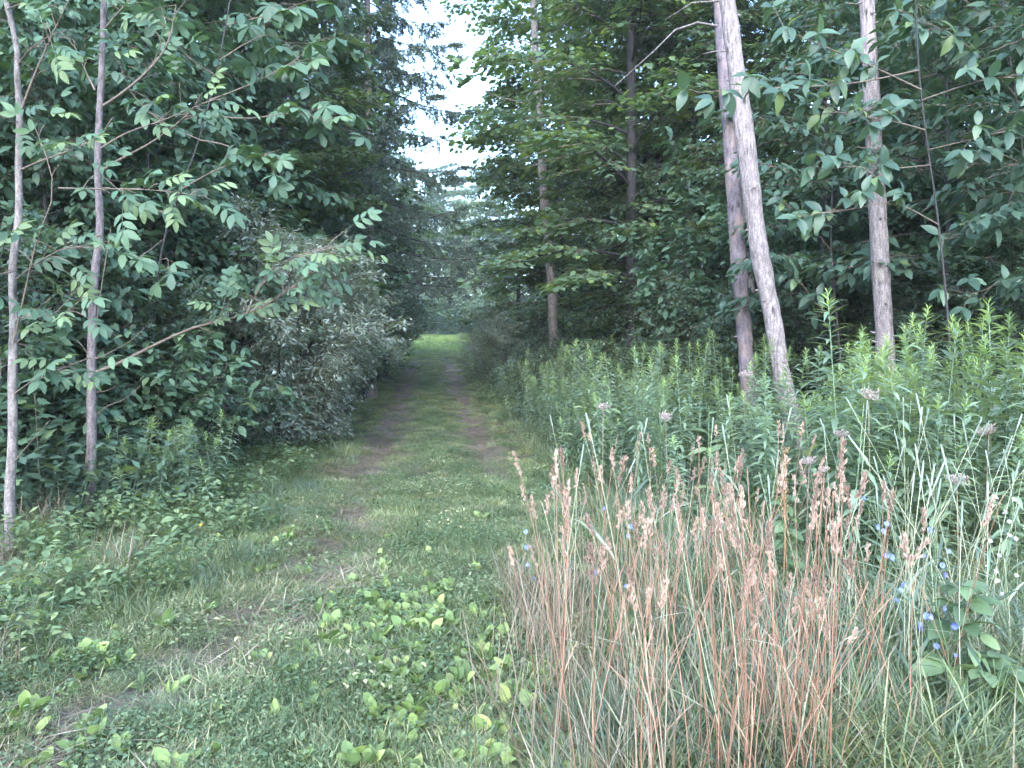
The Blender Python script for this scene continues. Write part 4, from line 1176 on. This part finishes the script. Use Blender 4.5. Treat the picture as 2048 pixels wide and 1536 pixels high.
# ------------------------------------------------------------------ plantain
pl_leaf = []
for i in range(4):
    b = MB(); v, t_ = blade([.25, .4, .55, .75, .92], [.02, .13, .24, .25, .12], .12, .18 + .1 * i); b.add(v, t=t_, rnd=.15 + .25 * i); pl_leaf.append(b.mesh("leaf", M["plant"]))
r = np.random.default_rng(14)
pts = []
tries = 0
while len(pts) < 290 and tries < 20000:
    tries += 1
    y = 2.75 + 4.2 * r.random() ** 1.3
    x = r.uniform(-2.7, .75)
    u = x - float(track_x(y))
    w = np.exp(-((x - (-.20 - .48 * (y - 3.2))) / .42) ** 2) * .9 + .05 + .6 * np.exp(-((x - .05) / .28) ** 2) * (y < 3.9) + .10 * np.exp(-((x + 1.9) / .6) ** 2) * (y < 4)
    if abs(u + .78) < .3 and y > 3.6: w *= .15
    if r.random() > w * (1.2 if y < 5 else .5): continue
    if any((x - a) ** 2 + (y - b_) ** 2 < .045 ** 2 for a, b_ in pts): continue
    pts.append((x, y))
for x, y in pts:
    t = thing("plantain", "plantain rosette of broad yellow-green leaves in the track's grass", "plantain", (x, y, float(lay(x, y)) - .004), r.uniform(0, 6.28), "plantain rosettes on the track")
    nl = int(r.integers(5, 8)); s0 = r.uniform(.064, .105)
    for j in range(nl):
        a = j * 6.283 / nl + r.normal(0, .3)
        F = frames(np.array([[math.cos(a), math.sin(a), r.uniform(.7, 3.0)]]), np.array([[r.normal(0, .4), r.normal(-.3, .4), 1.]]))[0]
        link("leaf", pl_leaf[int(r.integers(4))], t, (0, 0, 0), quat(F), float(s0 * r.uniform(.7, 1.15)))

# ------------------------------------------------------------------ grass and low weeds: nobody could count these
def disc(r, n, rad, z):                          # a patch of ground, denser towards its centre
    a = r.uniform(0, 6.28, n); q = rad * r.random(n) ** .62
    return np.column_stack([np.cos(a) * q, np.sin(a) * q, z])


def tuft(name, seed, nb, h, wd, spread, mat, lean=.6, droop=.45):
    r = np.random.default_rng(seed); b = MB()
    tm = blade([.35, .72], [wd / 2 / h, wd / 2 / h * .8], .1, droop)
    a = r.uniform(0, 6.28, nb)
    D = np.column_stack([np.cos(a) * lean * r.uniform(.2, 1.2, nb), np.sin(a) * lean * r.uniform(.2, 1.2, nb), np.ones(nb)])
    P = disc(r, nb, spread, np.full(nb, -.015))
    b.scatter(tm, frames(D, -np.column_stack([np.cos(a), np.sin(a), np.full(nb, -.3)])) * (h * r.uniform(.45, 1.1, nb))[:, None, None], P, r.uniform(0, 1, nb))
    return bpy.data.objects.new(name, b.mesh(name, mat))


def weed_tuft(name, seed, nl, h, ll, spread, mat, tm=L_OVATE2):
    r = np.random.default_rng(seed); b = MB()
    P = disc(r, nl, spread, h * r.uniform(.15, 1, nl))
    a = r.uniform(0, 6.28, nl)
    D = np.column_stack([np.cos(a), np.sin(a), r.normal(.15, .35, nl)])
    b.scatter(tm, frames(D, np.column_stack([r.normal(0, .3, nl), r.normal(0, .3, nl), np.ones(nl)])) * (ll * r.uniform(.5, 1.2, nl))[:, None, None], P, r.uniform(0, 1, nl))
    for p_ in P[:nl // 2]:
        b.tube(np.array([[p_[0] + r.normal(0, .02), p_[1] + r.normal(0, .02), -.02], p_]), [.0015, .001], 3, cap=False, rnd=.3)
    return bpy.data.objects.new(name, b.mesh(name, mat))


def straw_mat_tuft(name, seed, nb, ln):
    r = np.random.default_rng(seed); b = MB(); tm = blade([.5], [.012], .1, .05)
    a = r.uniform(0, 6.28, nb)
    D = np.column_stack([np.cos(a), np.sin(a), r.normal(.08, .14, nb)])
    P = disc(r, nb, .26, r.uniform(.004, .04, nb))
    b.scatter(tm, frames(D, np.tile(UP, (nb, 1))) * (ln * r.uniform(.4, 1.2, nb))[:, None, None], P, r.uniform(0, 1, nb))
    return bpy.data.objects.new(name, b.mesh(name, M["straw"]))


def scatter_stuff(name, label, cat, P, S, srcs, seed):
    r = np.random.default_rng(seed); nP = len(P)
    col = bpy.data.collections.new(name + "_kinds")
    for o in srcs: col.objects.link(o)
    me = bpy.data.meshes.new(name)
    me.vertices.add(nP); me.vertices.foreach_set("co", np.asarray(P, np.float32).ravel())
    a = me.attributes.new("turn", 'FLOAT_VECTOR', 'POINT')
    a.data.foreach_set("vector", np.column_stack([r.normal(0, .1, nP), r.normal(0, .1, nP), r.uniform(0, 6.28, nP)]).astype(np.float32).ravel())
    a = me.attributes.new("size", 'FLOAT', 'POINT'); a.data.foreach_set("value", np.asarray(S, np.float32))
    a = me.attributes.new("pick", 'INT', 'POINT'); a.data.foreach_set("value", r.integers(0, len(srcs), nP).astype(np.int32))
    o = link(name, me); tag(o, label, cat, None, "stuff")
    g = bpy.data.node_groups.new(name, 'GeometryNodeTree')
    g.interface.new_socket("Geometry", in_out='INPUT', socket_type='NodeSocketGeometry')
    g.interface.new_socket("Geometry", in_out='OUTPUT', socket_type='NodeSocketGeometry')
    N, L = g.nodes.new, g.links.new
    gi, go_ = N("NodeGroupInput"), N("NodeGroupOutput")
    ci = N("GeometryNodeCollectionInfo"); ci.inputs["Collection"].default_value = col
    ci.inputs["Separate Children"].default_value = True; ci.inputs["Reset Children"].default_value = True
    ip = N("GeometryNodeInstanceOnPoints"); ip.inputs["Pick Instance"].default_value = True
    def na(nm, ty):
        n = N("GeometryNodeInputNamedAttribute"); n.data_type = ty; n.inputs["Name"].default_value = nm
        return n.outputs["Attribute"]
    e2r = N("FunctionNodeEulerToRotation"); L(na("turn", 'FLOAT_VECTOR'), e2r.inputs[0]); L(e2r.outputs[0], ip.inputs["Rotation"])
    L(na("size", 'FLOAT'), ip.inputs["Scale"]); L(na("pick", 'INT'), ip.inputs["Instance Index"])
    L(gi.outputs[0], ip.inputs["Points"]); L(ci.outputs[0], ip.inputs["Instance"]); L(ip.outputs[0], go_.inputs[0])
    md = o.modifiers.new("scatter", 'NODES'); md.node_group = g
    return o


def sample(n, x0, x1, y0, y1, dens, seed, ypow=1.0):
    r = np.random.default_rng(seed)
    y = y0 + (y1 - y0) * r.random(n) ** ypow
    x = r.uniform(x0, x1, n) if np.isscalar(x0) else 0
    vis = np.abs(x) < .78 * y + 1.0
    keep = vis & (r.random(n) < dens(x, y, x - track_x(y)))
    x, y = x[keep], y[keep]
    return np.column_stack([x, y, lay(x, y)])


def rut_mask(u, y):
    return np.exp(-((u + .78) / .44) ** 2) * np.clip(.72 + .3 * smooth(8, 13, y) + .35 * wave_noise(u * 2, y, 1.4, 91), .2, 1.05) + np.exp(-((u - .78) / .33) ** 2) * (.45 * smooth(3.5, 6, y) + .6 * smooth(7, 12, y))


rs = np.random.default_rng(77)
def sizes(P, a, b): return rs.uniform(a, b, len(P))


short = [tuft("short_grass_tuft", 300 + i, 190, .10, .0042, .16, M["grass"], .95) for i in range(4)]
def d_short(x, y, u):
    c = smooth(3.0, 2.2, np.abs(u)) * (1 - .93 * np.clip(rut_mask(u, y), 0, 1))
    return np.clip(c * (.75 + .35 * wave_noise(x, y, 1.7, 30)), 0, 1) * np.where(x > .35 + .1 * (y < 5), .5, 1)
P1 = np.vstack([sample(4800, -5, 1.2, 2.3, 9, d_short, 31), sample(3000, -6, 1.0, 9, 22, d_short, 32), sample(3000, -9, .5, 22, 60, d_short, 33)])
P1 = np.vstack([P1, sample(2600, -26, 16, 40, 80, lambda x, y, u: .9 * smooth(2, 4, np.abs(u)) * smooth(39, 46, y), 35, .8)])
S1 = sizes(P1, .55, 1.15) * np.where(P1[:, 1] > 39, 2.0, 1) * (1 + .5 * smooth(15, 35, P1[:, 1])) * (1 + .35 * smooth(1.3, 2.2, np.abs(P1[:, 0] - track_x(P1[:, 1]))))
scatter_stuff("short_grass", "short green grass on the middle and sides of the track", "grass", P1, S1, short, 34)

lit_tufts = [tuft("lit_grass_tuft", 380 + i, 120, .38, .012, .4, M["grass_lit"], .45, .4) for i in range(3)]
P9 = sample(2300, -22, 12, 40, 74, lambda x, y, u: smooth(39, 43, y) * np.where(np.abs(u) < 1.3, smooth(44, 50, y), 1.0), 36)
scatter_stuff("clearing_grass_lit", "yellow-green grass in the open clearing at the track's end", "grass", P9, sizes(P9, .7, 1.2), lit_tufts, 37)
tall = [tuft("tall_grass_tuft", 310 + i, 110, .40, .0055, .26, M["grass_b"] if i % 2 else M["grass"], .5, .5) for i in range(4)]
def d_tallL(x, y, u):
    return smooth(1.05, 1.6, -u) * np.clip(.65 + .5 * wave_noise(x, y, 1.3, 40), 0, 1) * smooth(-5.5, -4.2, u * .9)
def d_tallR(x, y, u):
    return smooth(1.3, 1.9, u) * smooth(-.05, .25, x + .02 * y) * .9
P2 = np.vstack([sample(1500, -7.5, -1.0, 2.6, 13, d_tallL, 41), sample(1300, 0, 4.5, 2.5, 6.5, d_tallR, 42), sample(500, -.6, 3, 6.5, 16, d_tallR, 43), sample(700, -8, -2, 13, 40, d_tallL, 44), sample(500, -4, .5, 16, 40, d_tallR, 45)])
S2 = sizes(P2, .5, 1.05) * np.where(P2[:, 0] > 0, 1.15, .72)
scatter_stuff("tall_grass", "tall bluish-green grass on the verges", "grass", P2, S2, tall, 46)

drytall = [tuft("dry_blade_tuft", 350 + i, 50, .5, .0045, .22, M["straw"], .5, .3) for i in range(3)]
def d_dryR(x, y, u):
    return smooth(-.1, .2, x) * smooth(3.3, 2.2, x) * smooth(5.6, 4.4, y) + .10 * smooth(1.2, 2, -u)
P6 = np.vstack([sample(170, -.2, 3.6, 2.1, 5.6, d_dryR, 47), sample(500, -7, -1.2, 2.6, 9, d_dryR, 48)])
scatter_stuff("dry_grass", "tangled dry grass blades between the tall stalks", "grass", P6, sizes(P6, .5, 1.1), drytall, 49)
strw = [straw_mat_tuft("straw_tuft", 320 + i, 90, .2) for i in range(3)]
def d_straw(x, y, u):
    return np.clip(np.exp(-((u + .8) / .36) ** 2) * smooth(13, 7, y) + .2 + .35 * smooth(1.2, 1.6, u) * (y < 6), 0, 1)
P3 = np.vstack([sample(2300, -4.5, 3.2, 2.4, 14, d_straw, 51), sample(2200, -6, 0, 9, 32, lambda x, y, u: .7 * rut_mask(u, y) + .06, 53)])
scatter_stuff("straw", "dry flattened grass lying on the track's left rut", "grass", P3, sizes(P3, .6, 1.2), strw, 52)

weeds = [weed_tuft("weed_tuft", 330 + i, 190, .075, .028, .24, M["weed"]) for i in range(3)]
def d_weed(x, y, u):
    return np.clip((.45 + .6 * wave_noise(x, y, 1.2, 60)) * smooth(2.9, 2.0, np.abs(u)) * (1 - .8 * rut_mask(u, y)), 0, 1)
P4 = np.vstack([sample(1500, -5, 1.0, 2.4, 10, d_weed, 61), sample(950, -6, 1, 10, 26, d_weed, 62)])
scatter_stuff("low_weeds", "low leafy weeds spread through the track's grass", "weeds", P4, sizes(P4, .5, 1.1), weeds, 63)

verge = [weed_tuft("verge_weed_tuft", 360 + i, 80, .30, .075, .22, M["weed"], L_NARROW if i % 2 else L_OVATE2) for i in range(4)]
def d_verge(x, y, u):
    return smooth(1.2, 2.2, -u) * np.clip(.5 + .6 * wave_noise(x, y, 1.5, 65), 0, 1) + .5 * smooth(1.2, 1.7, u) * smooth(6, 9, y) * smooth(3.2, 2.2, u)
P7 = np.vstack([sample(1300, -7.5, -1.3, 2.9, 12, d_verge, 66), sample(900, -4, 2.5, 7, 30, d_verge, 67)])
scatter_stuff("verge_weeds", "leafy weeds mixed into the verge grass", "weeds", P7, sizes(P7, .6, 1.15), verge, 68)
strip = [weed_tuft("strip_weed_tuft", 390 + i, 150, .13, .034, .24, M["weed"] if i % 2 else M["grass"], L_NARROW if i % 2 else L_OVATE) for i in range(4)]
def d_strip(x, y, u):
    return np.clip(.25 + .8 * wave_noise(x, y, 2.1, 95), 0, 1) * (1 - .8 * np.exp(-((x - (-.20 - .48 * (y - 3.2))) / .4) ** 2) * (y < 6)) * (smooth(.75, .35, np.abs(u)) + .55 * smooth(1.0, 1.3, np.abs(u)) * smooth(2.2, 1.7, np.abs(u)) + .12)
P10 = np.vstack([sample(1200, -4, .8, 2.5, 11, d_strip, 96), sample(1000, -6, .5, 11, 34, d_strip, 97)])
scatter_stuff("strip_weeds", "small weeds tufted along the track's grassy middle", "weeds", P10, sizes(P10, .5, 1.15), strip, 98)
under = [weed_tuft("undergrowth_tuft", 340 + i, 130, .5, .10, .4, M["shrub"], L_OVATE) for i in range(3)]
def d_under(x, y, u):
    return np.where(u < 0, smooth(2.3, 3.2, -u), smooth(1.6, 2.4, u) * smooth(8, 11, y)) * .8
P5 = np.vstack([sample(900, -9, -2.4, 6.2, 18, d_under, 71), sample(900, -1, 10, 9, 18, d_under, 72), sample(1300, -16, 14, 18, 45, d_under, 73), sample(500, -26, 14, 73, 80, lambda x, y, u: 1.0 + 0 * x, 75)])
scatter_stuff("undergrowth", "leafy undergrowth covering the wood's floor", "undergrowth", P5, sizes(P5, .6, 1.5) * np.where(P5[:, 1] > 60, 3.5, 1), under, 74)

bank = []
for i, (a_, b_, c_) in enumerate(rods[:4]):
    me = bpy.data.meshes.new("goldenrod_kind")
    bm = bmesh.new()
    for k_, src in enumerate((a_, b_, c_)):
        n0 = len(bm.faces); bm.from_mesh(src); bm.faces.ensure_lookup_table()
        for f_ in bm.faces[n0:]: f_.material_index = 1 if k_ == 2 else 0
    bm.to_mesh(me); bm.free(); me.materials.append(M["rod"]); me.materials.append(M["tip"])
    bank.append(bpy.data.objects.new("goldenrod_kind", me))
def d_bank(x, y, u):
    return smooth(1.55, 1.8, u) * smooth(4.6, 3.4, u) * np.where(y < 9, .35, 1) * np.clip(.6 + .7 * wave_noise(x, y, 1.1, 81), 0, 1)
P8 = np.vstack([sample(1500, -2.5, 5, 5.5, 15, d_bank, 82), sample(1700, -4.5, 3.5, 15, 34, d_bank, 83)])
scatter_stuff("goldenrod_bank", "bank of smaller goldenrod and weeds running along the track's right edge", "weeds", P8, sizes(P8, .55, .88), bank, 84)

# ------------------------------------------------------------------ small things
p = at(905, 31.0)
t = thing("fallen_stick", "bleached fallen stick lying across the right rut", "stick", p + [0, 0, .04])
b = MB(); b.tube(np.array([[-.35, 0, 0], [-.05, .05, .03], [.2, 0, .02], [.42, .08, .06]]), [.02, .022, .02, .012], 6, rough=.1); link("stem", b.mesh("stem", M["stick"]), t)
b = MB(); b.tube(np.array([[.15, 0, .02], [.25, -.12, .1], [.3, -.2, .12]]), [.012, .009, .005], 5); link("side_twig", b.mesh("side_twig", M["stick"]), t)
yf = flower_mesh("flower", 6, .014, M["yellow"])
r = np.random.default_rng(90)
for i, (px, d) in enumerate([(430, 5.3), (395, 5.6)]):
    p = at(px, d); t = thing("buttercup", "small yellow flower in the grass left of the track", "flower", p, 0, "yellow flowers left of the track")
    b = MB(); b.tube(np.array([[0, 0, -.03], [.01, 0, .15], [0, 0, .28]]), [.0015, .0012, .001], 4); link("stem", b.mesh("stem", M["weed"]), t)
    link("flower", yf, t, (0, 0, .28), (.5, 0, 0))

# ------------------------------------------------------------------ haze, added to lift the shadows and pale the far trees
def haze_box(x0, x1, y0, y1, z0, z1, density):
    b = MB()
    v = [(x, y, z) for z in (z0, z1) for y in (y0, y1) for x in (x0, x1)]
    b.add(np.array(v, float), q=[(0, 2, 3, 1), (4, 5, 7, 6), (0, 1, 5, 4), (2, 6, 7, 3), (0, 4, 6, 2), (1, 3, 7, 5)])
    m, nt, N, L = new_mat("haze")
    out = N("ShaderNodeOutputMaterial"); vol = N("ShaderNodeVolumePrincipled")
    vol.inputs["Color"].default_value = (.86, .92, .95, 1); vol.inputs["Density"].default_value = density
    vol.inputs["Anisotropy"].default_value = .2
    L(vol.outputs[0], out.inputs["Volume"])
    o = link("haze", b.mesh("haze", m, False)); tag(o, "faint haze added along the track to lift the shadows", "haze", None, "stuff")


haze_box(-920, 920, -920, 920, -1.6, 27, .0009)
